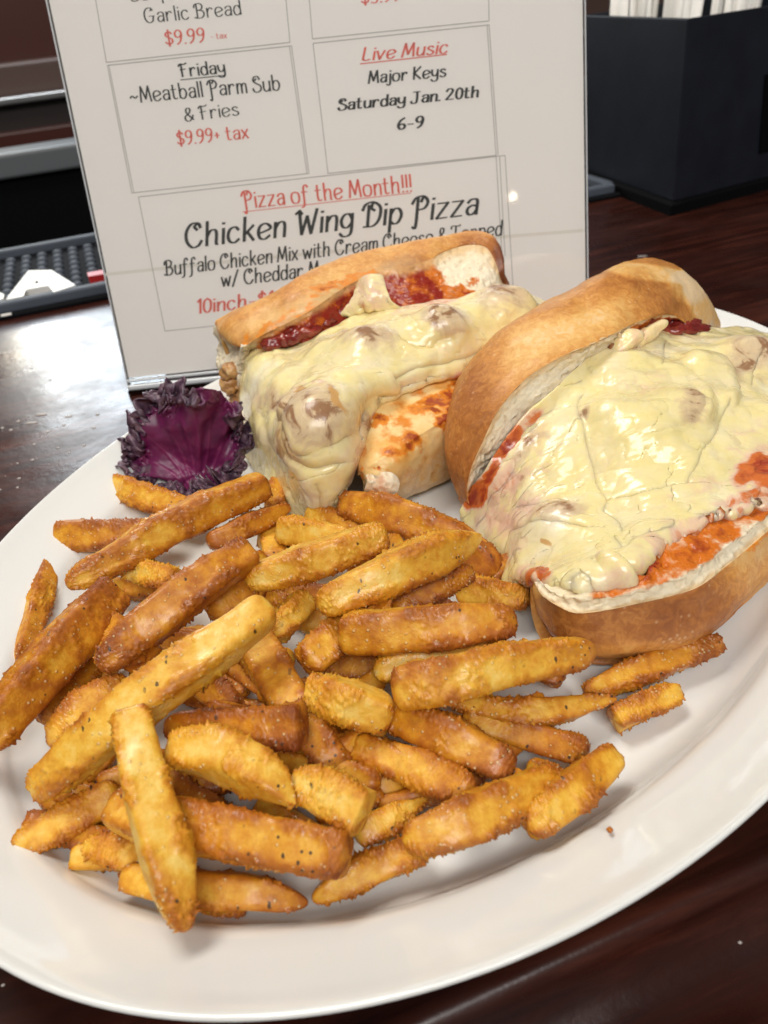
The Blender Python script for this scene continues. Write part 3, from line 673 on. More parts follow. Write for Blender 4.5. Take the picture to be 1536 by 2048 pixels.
def cheese_sheet(parent, rows, nu, nv, bumps, steps, creases, meat, sauce, brown, wr=0.5, name="melted_cheese", thick=1.3, seed=0, edge_wob=4.0):
    C = PP(rows); V = cr(cr(C, nu, axis=0), nv, axis=1)
    px = pix(V); Nn = normals(V); Nn = to_camera(V, Nn)
    disp = np.zeros(px.shape[:-1])
    for (cx, cy, r, h) in bumps:
        c = None; d = np.linalg.norm(px-[cx, cy], axis=-1); i = np.unravel_index(d.argmin(), d.shape); c = V[i]
        q = np.linalg.norm((V-c)*[1, 1, 0.8], axis=-1)/r
        disp += h*np.exp(-(q*1.35)**2)*1.1
    pw = warp(px, V, 5, 9, 20+seed)
    for (pts, w, h) in steps:
        d = polyd(pw, pts); disp += h*np.exp(-(d/w)**2)
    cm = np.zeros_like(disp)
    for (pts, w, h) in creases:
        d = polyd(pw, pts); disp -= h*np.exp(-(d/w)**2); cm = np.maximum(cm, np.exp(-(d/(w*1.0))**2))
    lump_ = np.clip(fbm(V, 11, 2, 36+seed), -.2, 1); disp += lump_*2.6*wr+fbm(V*[1, 1.9, 1], 5.0, 3, 31+seed)*0.34*wr
    rd = 1-np.abs(fbm(V*[0.8, 1.8, 1.0], 11, 2, 33+seed)); disp -= smooth(0.93, 1.0, rd)*0.30*wr
    V = V+Nn*disp[..., None]
    # let the lower edge thin out, wander and settle on what it lies on
    uu = np.linspace(0, 1, nu)[:, None]; ew = smooth(0.86, 1.0, uu)
    du = np.gradient(V, axis=0); du /= np.maximum(np.linalg.norm(du, axis=-1, keepdims=True), 1e-6)
    V = V+du*(ew*fbm(V, 7, 3, 60+seed)*edge_wob)[..., None]-Nn*(smooth(0.95, 1.0, uu)*1.6+0*ew)[..., None]
    m = mask(warp(px, V, 6, 6, 40), meat); s_ = np.zeros_like(m)
    qs = warp(px, V, 9, 6, 41)
    for b in sauce: s_ = np.maximum(s_, blob(qs, *b[:-1])*b[-1])
    br = mask(warp(px, V, 6, 4, 44), brown)
    V[..., 2] = np.maximum(V[..., 2], 5.6)
    o = grid_obj(name, V, CHEESE, parent, attrs={'meat': m, 'sauce': s_, 'crease': cm, 'brown': br})
    md = o.modifiers.new("thickness", 'SOLIDIFY'); md.thickness = thick*S; md.offset = -1 if ((C0-V.mean((0, 1)))@normals(V).mean((0, 1))) > 0 else 1
    return V
R2 = [
 [(925, 1020, 14), (972, 935, 30), (1040, 838, 42), (1105, 780, 46), (1200, 705, 48), (1290, 672, 45), (1375, 668, 38), (1428, 662, 33), (1495, 664, 27), (1570, 688, 20), (1660, 740, 14)],
 [(928, 1050, 11), (990, 950, 29), (1065, 860, 39), (1135, 795, 44), (1215, 735, 47), (1295, 710, 45), (1370, 700, 42), (1435, 690, 39), (1510, 695, 35), (1590, 725, 29), (1680, 780, 20)],
 [(934, 1080, 8), (1008, 985, 26), (1085, 905, 36), (1165, 835, 42), (1240, 785, 46), (1310, 755, 46), (1375, 740, 44), (1445, 735, 41), (1520, 745, 37), (1600, 775, 32), (1700, 830, 24)],
 [(945, 1105, 7), (1018, 1035, 22), (1095, 970, 31), (1180, 905, 38), (1260, 850, 44), (1330, 815, 45), (1400, 795, 43), (1460, 790, 40), (1530, 800, 37), (1610, 825, 33), (1710, 870, 26)],
 [(965, 1130, 7), (1030, 1080, 19), (1105, 1030, 28), (1190, 975, 34), (1275, 925, 39), (1345, 890, 41), (1410, 870, 40), (1470, 865, 38), (1540, 870, 36), (1620, 885, 33), (1720, 910, 27)],
 [(985, 1150, 7), (1040, 1115, 17), (1115, 1080, 27), (1200, 1040, 32), (1285, 1000, 36), (1350, 970, 37), (1415, 945, 37), (1480, 930, 36), (1545, 925, 35), (1625, 925, 33), (1725, 930, 27)],
 [(1005, 1163, 8), (1048, 1138, 18), (1120, 1120, 28), (1205, 1100, 32), (1288, 1062, 34), (1350, 1025, 35), (1416, 996, 35), (1485, 985, 35), (1550, 970, 34), (1630, 958, 32), (1725, 945, 27)],
 [(1022, 1166, 10), (1058, 1150, 22), (1125, 1156, 30), (1210, 1148, 32), (1285, 1110, 33), (1340, 1068, 33), (1412, 1036, 33), (1478, 1012, 33), (1550, 990, 32), (1635, 985, 31), (1728, 955, 26)],
 [(1030, 1168, 9), (1068, 1158, 23), (1135, 1175, 30), (1208, 1168, 30.5), (1278, 1128, 31.5), (1333, 1088, 31.5), (1408, 1054, 32), (1480, 1026, 32), (1552, 1000, 31), (1640, 992, 30), (1730, 960, 25)],
]
c2_bumps = [(1275, 870, 16, 4.0), (1362, 824, 9.5, 4.8), (1215, 835, 8, 2.0), (1320, 935, 9, -1.5), (1175, 985, 9, -1.5), (1240, 1010, 12, -2.0), (1070, 985, 7, 2.4), (1110, 1060, 8, 2.6), (1130, 870, 8, 2.2), (1540, 850, 10, 2.5), (1190, 860, 8, 1.0), (1150, 1040, 14, 3.6), (1105, 930, 12, 3.4), (1490, 722, 13, 5.0), (1410, 745, 9, 3.2), (1560, 730, 16, 4), (1255, 730, 11, 3.0), (1500, 860, 14, 2.5), (1040, 1040, 9, 2), (1060, 1120, 9, 2.5), (1215, 1150, 12, 2.0), (1430, 800, 9, 2.2)]
c2_steps = [([(1150, 790), (1152, 840), (1165, 900), (1168, 950), (1178, 1000)], 17, 0.8), ([(1222, 762), (1282, 770), (1316, 760), (1355, 755), (1390, 785), (1402, 815), (1398, 850)], 11, 1.3), ([(1384, 728), (1425, 740), (1458, 787), (1440, 820)], 12, 1.6),
            ([(1220, 1140), (1262, 1150), (1320, 1120), (1360, 1085), (1440, 1065), (1500, 1035)], 12, 1.6), ([(1070, 1160), (1105, 1185), (1140, 1180)], 9, 1.2)]
c2_creases = [([(1160, 800), (1158, 830), (1170, 872), (1180, 912), (1195, 969), (1213, 1006)], 4, 1.6), ([(1440, 824), (1421, 878), (1395, 921), (1374, 969)], 3.5, 1.3), ([(1045, 1068), (1082, 1068), (1160, 1073), (1212, 1063)], 3.5, 0.8),
              ([(1213, 1006), (1208, 1030), (1236, 1045), (1245, 1070)], 3, 0.8), ([(1213, 1006), (1260, 990), (1350, 975)], 3, 0.6), ([(1230, 1085), (1250, 1112), (1272, 1095), (1300, 1075)], 3, 0.8), ([(1222, 1122), (1245, 1138), (1280, 1130)], 4, 1.6),
              ([(1050, 1025), (1120, 1022), (1160, 1020)], 3, 0.7), ([(1328, 690), (1322, 740)], 3, 0.6), ([(1500, 740), (1496, 780)], 3, 0.6)]
c2_meat = [(1368, 830, 26, 34, 10, .7), (1180, 850, 16, 14, 0, .6), (1075, 1030, 40, 22, 0, .7), (1120, 1045, 45, 20, -5, .8), (1060, 900, 22, 60, 35, .8), (1490, 735, 60, 28, 5, .9), (1035, 1050, 18, 18, 0, .6), (1055, 965, 30, 20, -50, .7)]
c2_sauce = [(1012, 892, 52, 13, -56, .5, .95), (1060, 838, 30, 8, -40, .6, .7), (985, 945, 34, 14, -58, .5, .95), (955, 990, 34, 22, -70, .5, 1.0), (1045, 845, 40, 12, -45, .7, .5), (1015, 975, 50, 38, -50, .8, .46), (1005, 1040, 60, 34, 0, .8, .42), (1075, 1020, 50, 30, 0, .9, .30), (1090, 930, 40, 40, -50, .9, .24),
            (1070, 1152, 30, 22, 10, .6, .40), (1090, 1155, 24, 9, 20, .5, .85), (1045, 1110, 36, 32, 20, .8, .22), (1520, 950, 62, 26, -8, .5, .95), (1470, 1040, 110, 14, -16, .5, .95), (1500, 905, 60, 30, 0, .8, .28), (1330, 1085, 80, 22, -25, .7, .34), (1262, 1145, 70, 24, -15, .8, .32),
            (1205, 1130, 9, 9, 0, .6, .6), (1380, 1062, 70, 28, -20, .7, .48), (1500, 1000, 70, 18, -15, .6, .6), (1300, 790, 60, 30, 10, .9, .22), (1560, 970, 60, 20, -10, .5, .85), (1420, 985, 110, 22, -12, .9, .2), (1490, 1075, 60, 14, -25, .6, .42), (1310, 655, 60, 14, -10, .5, .3)]
R2 = [[(x, y, z-(2.5*math.sin(math.pi*min(i/7, 1)))) for x, y, z in r] for i, r in enumerate(R2)]
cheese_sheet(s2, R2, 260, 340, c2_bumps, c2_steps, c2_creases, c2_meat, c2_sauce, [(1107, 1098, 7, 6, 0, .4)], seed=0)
# sauce seen in the pocket between bun top and cheese
def lump(parent, name, mat, c, ax, rad, seed, amp=0.18, wl=6.0, nu=36, nv=48, attrs=None):
    th = np.linspace(0, math.pi, nu)[:, None]; ph = np.linspace(0, 2*math.pi, nv, endpoint=False)[None]
    D = np.stack([np.sin(th)*np.cos(ph), np.sin(th)*np.sin(ph), np.cos(th)+0*ph], -1)
    ax = np.asarray(ax, float); V = (D*np.asarray(rad))@ax+np.asarray(c)
    V = V+D@ax*(fbm(V, wl, 4, seed)*amp*min(rad)*1.6)[..., None]
    A = {k: np.full(V.shape[:2], v_) for k, v_ in (attrs or {}).items()}
    return grid_obj(name, V, mat, parent, closed=True, attrs=A)
def axes_from(a, b):
    d = b-a; d = d/np.linalg.norm(d); s_ = np.cross(d, Z); s_ /= np.linalg.norm(s_); return np.array([d, s_, np.cross(s_, d)])
a, b = P(1290, 665, 43), P(1400, 664, 36)
lump(s2, "sauce_pool", SAUCE, (a+b)/2, axes_from(a, b), (17, 6, 5), 3, amp=0.35, wl=4)
c = P(1240, 700, 48); lump(s2, "meat_piece", MEAT, c, np.eye(3), (5, 4.0, 4), 5)
c = P(1246, 690, 50); lump(s2, "cheese_drip", CHEESE, c, axes_from(P(1225, 705, 48), P(1262, 680, 51)), (6.5, 3.4, 3), 6, attrs={'sauce': 0.25, 'meat': 0.25, 'crease': 0, 'brown': 0})
c = P(1290, 672, 48); lump(s2, "cheese_drip", CHEESE, c, axes_from(P(1262, 690, 47), P(1318, 652, 50)), (9.5, 2.4, 2.4), 7, attrs={'sauce': 0.2, 'meat': 0.15, 'crease': 0, 'brown': 0})

# ---- left-hand sandwich ----
s1 = empty("meatball_sub", P(700, 800, 8)); tag(s1, "open meatball sub with torn ends behind the fries, in front of the menu sign", "sandwich")
O4 = [(438, 655, 39), (434, 648, 42), (479, 627, 44), (534, 607, 46), (572, 588, 48), (618, 557, 50), (690, 526, 51), (762, 511, 52), (830, 497, 53), (880, 487, 54), (917, 477, 55), (960, 473, 56), (988, 484, 55), (1006, 520, 51), (1012, 560, 44), (1022, 585, 36)]
E4 = [(482, 697, 43), (490, 692, 44), (529, 668, 48), (566, 650, 50), (602, 632, 52), (639, 609, 54), (690, 574, 55), (745, 548, 56), (807, 534, 57), (858, 520, 57), (890, 503, 57), (935, 490, 57), (972, 495, 56), (992, 528, 51), (1002, 560, 45), (1016, 585, 37)]
I4 = [(484, 704, 40), (510, 708, 36), (550, 712, 38), (580, 700, 40), (615, 690, 42), (660, 672, 43), (715, 635, 45), (766, 622, 46), (820, 622, 47), (862, 612, 47), (895, 605, 47), (935, 600, 46), (965, 602, 44), (985, 600, 42), (1000, 595, 40), (1014, 590, 37)]
def tone4(V, px):
    t = np.full(px.shape[:-1], .42)+0.18*fbm(V, 15, 2, 4)
    t += 0.25*blob(px, 970, 490, 60, 20, 10, .6)+0.45*blob(px, 1010, 540, 16, 60, -10, .6)+0.10*smooth(880, 960, px[..., 0])
    t += 0.22*(1-smooth(4, 26, polyd(px, [(488, 690), (566, 650), (639, 607), (740, 553), (850, 525)])))
    return t
def at4(V, px):
    q = warp(px, V, 8, 3.5, 12); e = polyd(q, [(488, 690), (529, 668), (566, 650), (602, 632), (639, 609), (675, 580), (740, 553), (807, 538)])
    s_ = 0.48*(1-smooth(3, 22, e))*smooth(-.1, .35, fbm(V, 5, 2, 15)+.1)
    for b in ((537, 650, 13, 8, 20, .4), (655, 570, 34, 9, -15, .4), (700, 560, 30, 8, -10, .5), (630, 590, 9, 6, 0, .4)): s_ = np.maximum(s_, 0.62*blob(q, *b))
    return {'sauce': s_, 'cheesy': 0.55*blob(q, 640, 600, 160, 24, -22, .8)}
def crs4(V, px):
    q = warp(px, V, 14, 5, 14); d = 1-smooth(850, 920, q[..., 0]-0.5*(q[..., 1]-560))
    d = np.maximum(d, 0.75*blob(q, 900, 590, 60, 20, 0, .5)); d = np.maximum(d, 0.6*blob(q, 945, 562, 16, 10, 0, .4)); d = np.maximum(d, .55*blob(q, 1003, 580, 16, 9, 0, .4))
    return d*0.92*smooth(500, 540, px[..., 0])
bread(s1, "bun_top", O4, E4, I4, [0, 4, 6, 7, 7, 7, 6, 6, 5, 5, 4, 3, 3, 2, 1, 0], tone4, under=0.5, kz=8, attrs_fn=at4, crumb_fn=crs4, deep=12)
# torn crumb at its left end, a hollow facing the camera
ec = PP([[(432, 650, 40), (455, 648, 43), (478, 662, 44), (492, 692, 44)], [(433, 675, 35), (452, 678, 36), (470, 690, 38), (488, 708, 40)], [(436, 705, 28), (450, 712, 29), (466, 718, 33), (486, 726, 36)], [(443, 735, 22), (455, 740, 24), (468, 742, 28), (484, 745, 32)], [(452, 770, 14), (462, 772, 17), (472, 772, 20), (484, 772, 26)], [(462, 800, 8), (468, 802, 9), (476, 802, 11), (486, 800, 16)]])
V = cr(cr(ec, 90, axis=0), 60, axis=1); Nn = to_camera(V, normals(V)); px = pix(V)
V = V+Nn*(fbm(V, 3, 3, 6)*0.9-3.0*blob(px, 458, 690, 22, 26, 0, .7))[..., None]
o = grid_obj("torn_crumb", V, CRUMB, s1, attrs={'sauce': 0.25*smooth(740, 790, px[..., 1])}); md = o.modifiers.new("t", 'SOLIDIFY'); md.thickness = 0.003; md.offset = 0
R1 = [
 [(484, 708, 34), (520, 703, 38), (552, 716, 38), (600, 692, 41), (655, 672, 44), (715, 636, 46), (790, 622, 48), (870, 612, 48), (960, 604, 46), (1040, 590, 42), (1088, 605, 32)],
 [(470, 745, 27), (515, 738, 37), (555, 742, 40), (610, 725, 42), (668, 703, 45), (732, 672, 47), (805, 655, 49), (882, 645, 49), (965, 632, 47), (1045, 618, 43), (1098, 632, 34)],
 [(474, 790, 20), (515, 790, 33), (560, 788, 39), (618, 770, 42), (680, 745, 45), (748, 718, 46), (820, 698, 46), (895, 685, 45), (975, 668, 43), (1050, 655, 40), (1105, 665, 32)],
 [(482, 832, 14), (522, 838, 28), (565, 832, 37), (620, 812, 43), (680, 790, 44), (750, 765, 43), (822, 742, 42), (895, 722, 41), (975, 702, 39), (1050, 685, 36), (1105, 690, 30)],
 [(492, 880, 10), (530, 888, 22), (570, 885, 32), (615, 862, 40), (665, 832, 42), (725, 800, 40), (800, 775, 38), (880, 750, 38), (965, 725, 36), (1050, 705, 34), (1105, 705, 28)],
 [(508, 930, 7), (545, 938, 15), (582, 935, 25), (622, 910, 34), (662, 875, 37), (706, 832, 37), (778, 792, 37), (865, 758, 37), (960, 728, 35), (1045, 718, 32), (1105, 715, 27)],
 [(532, 972, 6.5), (562, 985, 11), (595, 985, 18), (630, 962, 27), (664, 920, 32), (700, 862, 34), (765, 800, 36), (855, 762, 36), (955, 728, 34), (1042, 724, 31), (1105, 720, 26)],
 [(556, 1000, 6.5), (580, 1014, 8), (608, 1018, 12), (640, 1002, 20), (672, 962, 26), (693, 888, 31), (742, 812, 34.5), (840, 768, 34.8), (948, 732, 33.4), (1040, 715, 30), (1105, 724, 25)],
 [(566, 1008, 6), (590, 1024, 7), (618, 1032, 8), (655, 1022, 13), (684, 984, 19), (692, 905, 26), (733, 820, 32.5), (834, 775, 34), (945, 737, 33), (1040, 718, 29), (1105, 726, 24)],
]
c1_bumps = [(652, 845, 19, 6.0), (600, 840, 12, 1), (728, 698, 13, 6.0), (882, 660, 11, 6.5), (1010, 618, 16, 6.5), (945, 640, 12, 1.5), (520, 735, 10, 2.5), (560, 770, 9, 1.2), (650, 700, 9, 1.5), (800, 660, 9, 1.5), (520, 830, 9, 1.8)]
c1_steps = [([(590, 830), (610, 790), (660, 768), (730, 765), (780, 775)], 12, 1.8), ([(500, 725), (530, 700), (560, 720)], 9, 1.0), ([(880, 750), (930, 735), (980, 712)], 9, .5), ([(700, 880), (710, 850), (745, 822)], 8, .6)]
c1_creases = [([(590, 850), (600, 900), (630, 930), (660, 925)], 8, 1.5), ([(780, 760), (850, 735), (920, 715), (990, 690)], 5, 1.2), ([(800, 690), (840, 700), (900, 690)], 6, 0.9), ([(600, 870), (615, 900), (625, 905)], 4, 0.7), ([(640, 960), (640, 1010)], 5, .6), ([(560, 900), (585, 980)], 5, .5)]
c1_meat = [(625, 845, 50, 42, 30, .8), (598, 880, 20, 34, -20, .7), (656, 822, 9, 20, 0, .6), (618, 810, 10, 8, 0, .5), (880, 660, 32, 20, 5, .6), (735, 692, 45, 22, -5, .8), (995, 618, 40, 22, 0, .9), (1040, 600, 35, 8, 25, .6), (600, 900, 34, 20, 40, .7), (705, 845, 18, 24, 20, .6), (738, 708, 20, 12, 0, .7), (560, 805, 40, 20, 10, 1.0)]
c1_sauce = [(745, 830, 26, 12, -35, .5, .55), (700, 890, 16, 36, 12, .7, .30), (690, 960, 20, 56, 10, .9, .34), (655, 975, 30, 40, 0, .9, .22), (925, 745, 40, 8, -22, .5, .7), (960, 725, 40, 12, -20, .7, .4), (645, 800, 7, 10, 0, .5, .35), (600, 970, 60, 30, 0, .9, .12), (810, 622, 60, 14, 0, .6, .35), (860, 612, 50, 9, 0, .5, .5)]
c1_brown = [(470, 760, 14, 50, -8, .5), (480, 815, 12, 36, -20, .5), (617, 810, 9, 7, 0, .5), (659, 826, 7, 14, 0, .5), (1045, 600, 30, 5, 25, .5)]
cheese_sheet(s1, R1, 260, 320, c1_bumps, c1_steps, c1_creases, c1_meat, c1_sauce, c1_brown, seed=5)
# bottom half of the left sandwich: toasted top with cheese and sauce, pale underside
A5 = [(716, 895, 26), (722, 862, 31), (742, 815, 35), (798, 778, 36), (862, 744, 36), (952, 708, 34), (1040, 690, 30)]
B5 = [(712, 945, 24), (722, 930, 28), (762, 900, 32), (830, 858, 33), (905, 815, 33), (985, 780, 30), (1060, 750, 26)]
C5 = [(725, 975, 20), (748, 972, 23), (792, 950, 25), (862, 907, 25), (935, 862, 25), (1010, 822, 23), (1080, 790, 20)]
D5 = [(728, 984, 12), (752, 988, 11), (803, 998, 9), (885, 962, 9), (962, 912, 9), (1040, 870, 9), (1100, 830, 10)]
D6 = [(735, 960, 9), (765, 965, 8), (815, 960, 7), (890, 925, 7), (965, 880, 7), (1040, 840, 7), (1095, 810, 9)]
ctl = np.stack([np.array([P(*q) for q in r]) for r in (A5, B5, C5, D5, D6)], 1)
# rounder shoulders
ctl = np.insert(ctl, 2, ctl[:, 1]*0.5+ctl[:, 2]*0.5+np.array([0, -1.5, 2.4]), axis=1)
V = cr(cr(ctl, 150, axis=0), 90, axis=1); Nn = to_camera(V, normals(V))
V = V+Nn*(fbm(V, 14, 2, 51)*0.9+fbm(V, 4, 3, 52)*0.3)[..., None]; V[..., 2] = np.maximum(V[..., 2], 5.3); px = pix(V); q = warp(px, V, 12, 4, 53)
sa = np.zeros(px.shape[:-1])
for b in ((870, 805, 50, 16, -20, .4, .95), (905, 830, 40, 14, -30, .4, 1.0), (822, 880, 26, 22, -40, .4, .80), (790, 905, 26, 12, -20, .4, .62), (757, 935, 6, 8, 0, .4, .9), (760, 840, 16, 16, -40, .5, .9), (880, 790, 70, 50, -30, 1.0, .36), (790, 870, 60, 50, -40, 1.0, .38), (930, 760, 50, 8, -25, .4, .9), (720, 930, 16, 40, 0, .6, .5)):
    sa = np.maximum(sa, blob(q, *b[:-1])*b[-1])
crease = smooth(0, 30, (px[..., 1]-np.interp(px[..., 0], [700, 748, 792, 862, 935, 1080], [985, 972, 948, 900, 855, 770])))
tn = 0.16-0.10*crease+0.05*fbm(V, 8, 2, 3)+0.35*smooth(0.6, 0.9, -fbm(V, 9, 2, 8))
grid_obj("bun_bottom_crust", V, CRUST, s1, attrs={'tone': tn, 'sauce': sa*(1-smooth(.3, 1, crease)), 'cheesy': (1-smooth(.1, .7, crease))*0.85*smooth(-.3, .3, 1-np.abs(px[..., 0]-820)/300)})
ec = PP([[(733, 955, 27), (755, 948, 27), (775, 945, 27), (795, 955, 25)], [(731, 972, 22), (752, 972, 23), (770, 972, 23), (788, 976, 21)], [(735, 985, 14), (750, 989, 14), (768, 991, 14), (786, 993, 13)]])
V = cr(cr(ec, 50, axis=0), 50, axis=1); Nn = to_camera(V, normals(V)); V = V+Nn*(0.9+fbm(V, 4, 2, 61)*0.6)[..., None]
o = grid_obj("torn_crumb", V, CRUMB, s1, attrs={'sauce': np.full(V.shape[:2], .12)}); md = o.modifiers.new("t", 'SOLIDIFY'); md.thickness = 0.003; md.offset = 0
# browned crumbs of meat and cheese at the left end
random.seed(11)
for k in range(22):
    t = k/21; x = 462+t*26+random.uniform(-10, 7); y = 742+t*92+random.uniform(-6, 6); z = 30-t*21
    c = P(x, y, z+2); r = random.uniform(1.6, 3.2)
    lump(s1, "browned_crumb", MEAT, c, np.eye(3), (r, r*1.2, r*0.9), 70+k, amp=0.45, wl=2.2, nu=14, nv=18)
for (x, y, z, x2, y2, z2, r) in ((1240, 668, 54, 1245, 690, 49, 1),):
    a, b = P(x, y, z), P(x2, y2, z2); par = s1 if x < 1100 else s2
    lump(par, "cheese_strand", CHEESE, (a+b)/2, axes_from(a, b), (np.linalg.norm(b-a)/2+1, r, r), 90+int(x), amp=.4, wl=3, nu=20, nv=14, attrs={'sauce': .25, 'meat': .1, 'crease': 0, 'brown': 0})
cheese_sheet(s1, [[(715, 572, 54), (728, 556, 58), (748, 552, 59), (764, 556, 58)], [(712, 590, 53), (735, 578, 56), (756, 575, 56), (772, 582, 55)], [(700, 608, 51), (736, 602, 53), (762, 598, 53), (786, 604, 52)], [(680, 632, 47), (735, 628, 48), (770, 622, 49), (812, 622, 48)]],
             70, 70, [], [], [([(722, 612), (728, 618)], 7, 2.0)], [(728, 612, 9, 7, 0, .5)], [(735, 590, 60, 40, 0, .5, .30), (728, 612, 8, 6, 0, .5, .8)], [], wr=.6, name="cheese_strand", thick=.8, seed=9, edge_wob=2)
for k in range(14):
    t = k/13; x = 545+t*190; y = 690-t*92+random.uniform(-6, 10); lump(s1, "sauce_clump", SAUCE, P(x, y, 44+t*5), np.eye(3), (random.uniform(4, 6.5), random.uniform(3, 4), 2.4), 120+k, amp=.30, wl=3.2, nu=20, nv=26)

# ------------------------------------------------------------------ kale leaf
def mk_kale():
    base = P(398, 1006, 9)
    rimp = [(440, 980, 12), (425, 984, 10), (396, 1000, 9), (355, 985, 9), (322, 972, 10), (285, 962, 14), (262, 945, 18), (252, 905, 23), (258, 868, 28), (272, 832, 33), (300, 805, 38), (330, 785, 42), (358, 768, 46), (395, 768, 46), (428, 776, 42), (455, 800, 36), (478, 832, 29), (490, 868, 22), (490, 905, 16), (480, 935, 12), (460, 960, 11), (440, 980, 12)]
    Rm = np.array([P(*q) for q in rimp]); nA, nR = 900, 90
    Rm = cr(Rm, nA); ctr = P(392, 880, 16)
    c_in = base*0.55+ctr*0.45
    t = np.linspace(0, 1, nR)[None, :, None]
    mid = (c_in*0.5+Rm[:, None]*0.5); mid = mid-Z*3
    V = (1-t)**2*c_in+2*t*(1-t)*mid+t*t*Rm[:, None]
    Nn = normals(V); Nn = to_camera(V, Nn)
    t2 = t[..., 0]; an_ = np.linspace(0, 1, nA)[:, None]*math.tau; wv = fbm(np.stack([np.cos(an_)*2, np.sin(an_)*2, an_*0], -1), 1.0, 2, 3)
    rimw = smooth(0.76+0.14*wv, 0.98, t2)
    ar = np.linspace(0, 1, nA)[:, None]; rimw = rimw*(1-0.85*smooth(.60, .64, ar)*smooth(.26, .30, 1-ar))
    ang = np.linspace(0, 1, nA)[:, None]
    X = np.stack([np.cos(ang*math.tau)*36+t2*0, np.sin(ang*math.tau)*36+t2*0, t2*62+0*ang], -1)
    rad = Rm[:, None]-c_in; rad = rad/np.linalg.norm(rad, axis=-1, keepdims=True)
    tan = np.gradient(Rm, axis=0)[:, None]; tan = tan/np.linalg.norm(tan, axis=-1, keepdims=True)
    d1 = fbm(X, 6.0, 3, 1, 0.7); d2 = fbm(X, 5.6, 3, 7, 0.7); d3 = fbm(X, 6.0, 3, 12, 0.65)
    bw = fbm(X*[1, 1, .25], 30, 2, 30)
    V = V+(smooth(0.4, 1, t2)*bw*9)[..., None]*Nn
    V = V+rimw[..., None]*(Nn*(d1*5.8+0.8)[..., None]+rad*(d2*5.0+0.3)[..., None]+tan*(d3*4.0)[..., None])
    V = V+Nn*((1-rimw)*(fbm(V, 18, 2, 4)*2.2+fbm(V, 5, 2, 5)*0.35))[..., None]
    V[..., 2] = np.maximum(V[..., 2], 6)
    # veins fan out from the stem
    px = pix(V); vm = np.zeros(V.shape[:2])
    for x, y in ((300, 800), (345, 790), (380, 780), (420, 790), (460, 830), (280, 860), (275, 910), (480, 880)):
        p = [(398, 1004), ((398+x)/2+8, (1004+y)/2-10), (x, y)]; d = polyd(px, p); L_ = np.linalg.norm(px-[398, 1004], axis=-1)
        vm = np.maximum(vm, np.exp(-(d/(3.4-L_*0.008+0.2))**2)*(1-smooth(60, 230, L_))*1.0)
    V = V+Nn*(vm*0.25)[..., None]
    o = grid_obj("kale_leaf", V, KALE, attrs={'rim': rimw+0*vm+0.15*d1*rimw, 'vein': vm})
    md = o.modifiers.new("t", 'SOLIDIFY'); md.thickness = 0.00045; md.offset = 0
    return o
tag(mk_kale(), "curly purple kale leaf leaning against the left end of the back sandwich", "garnish leaf")

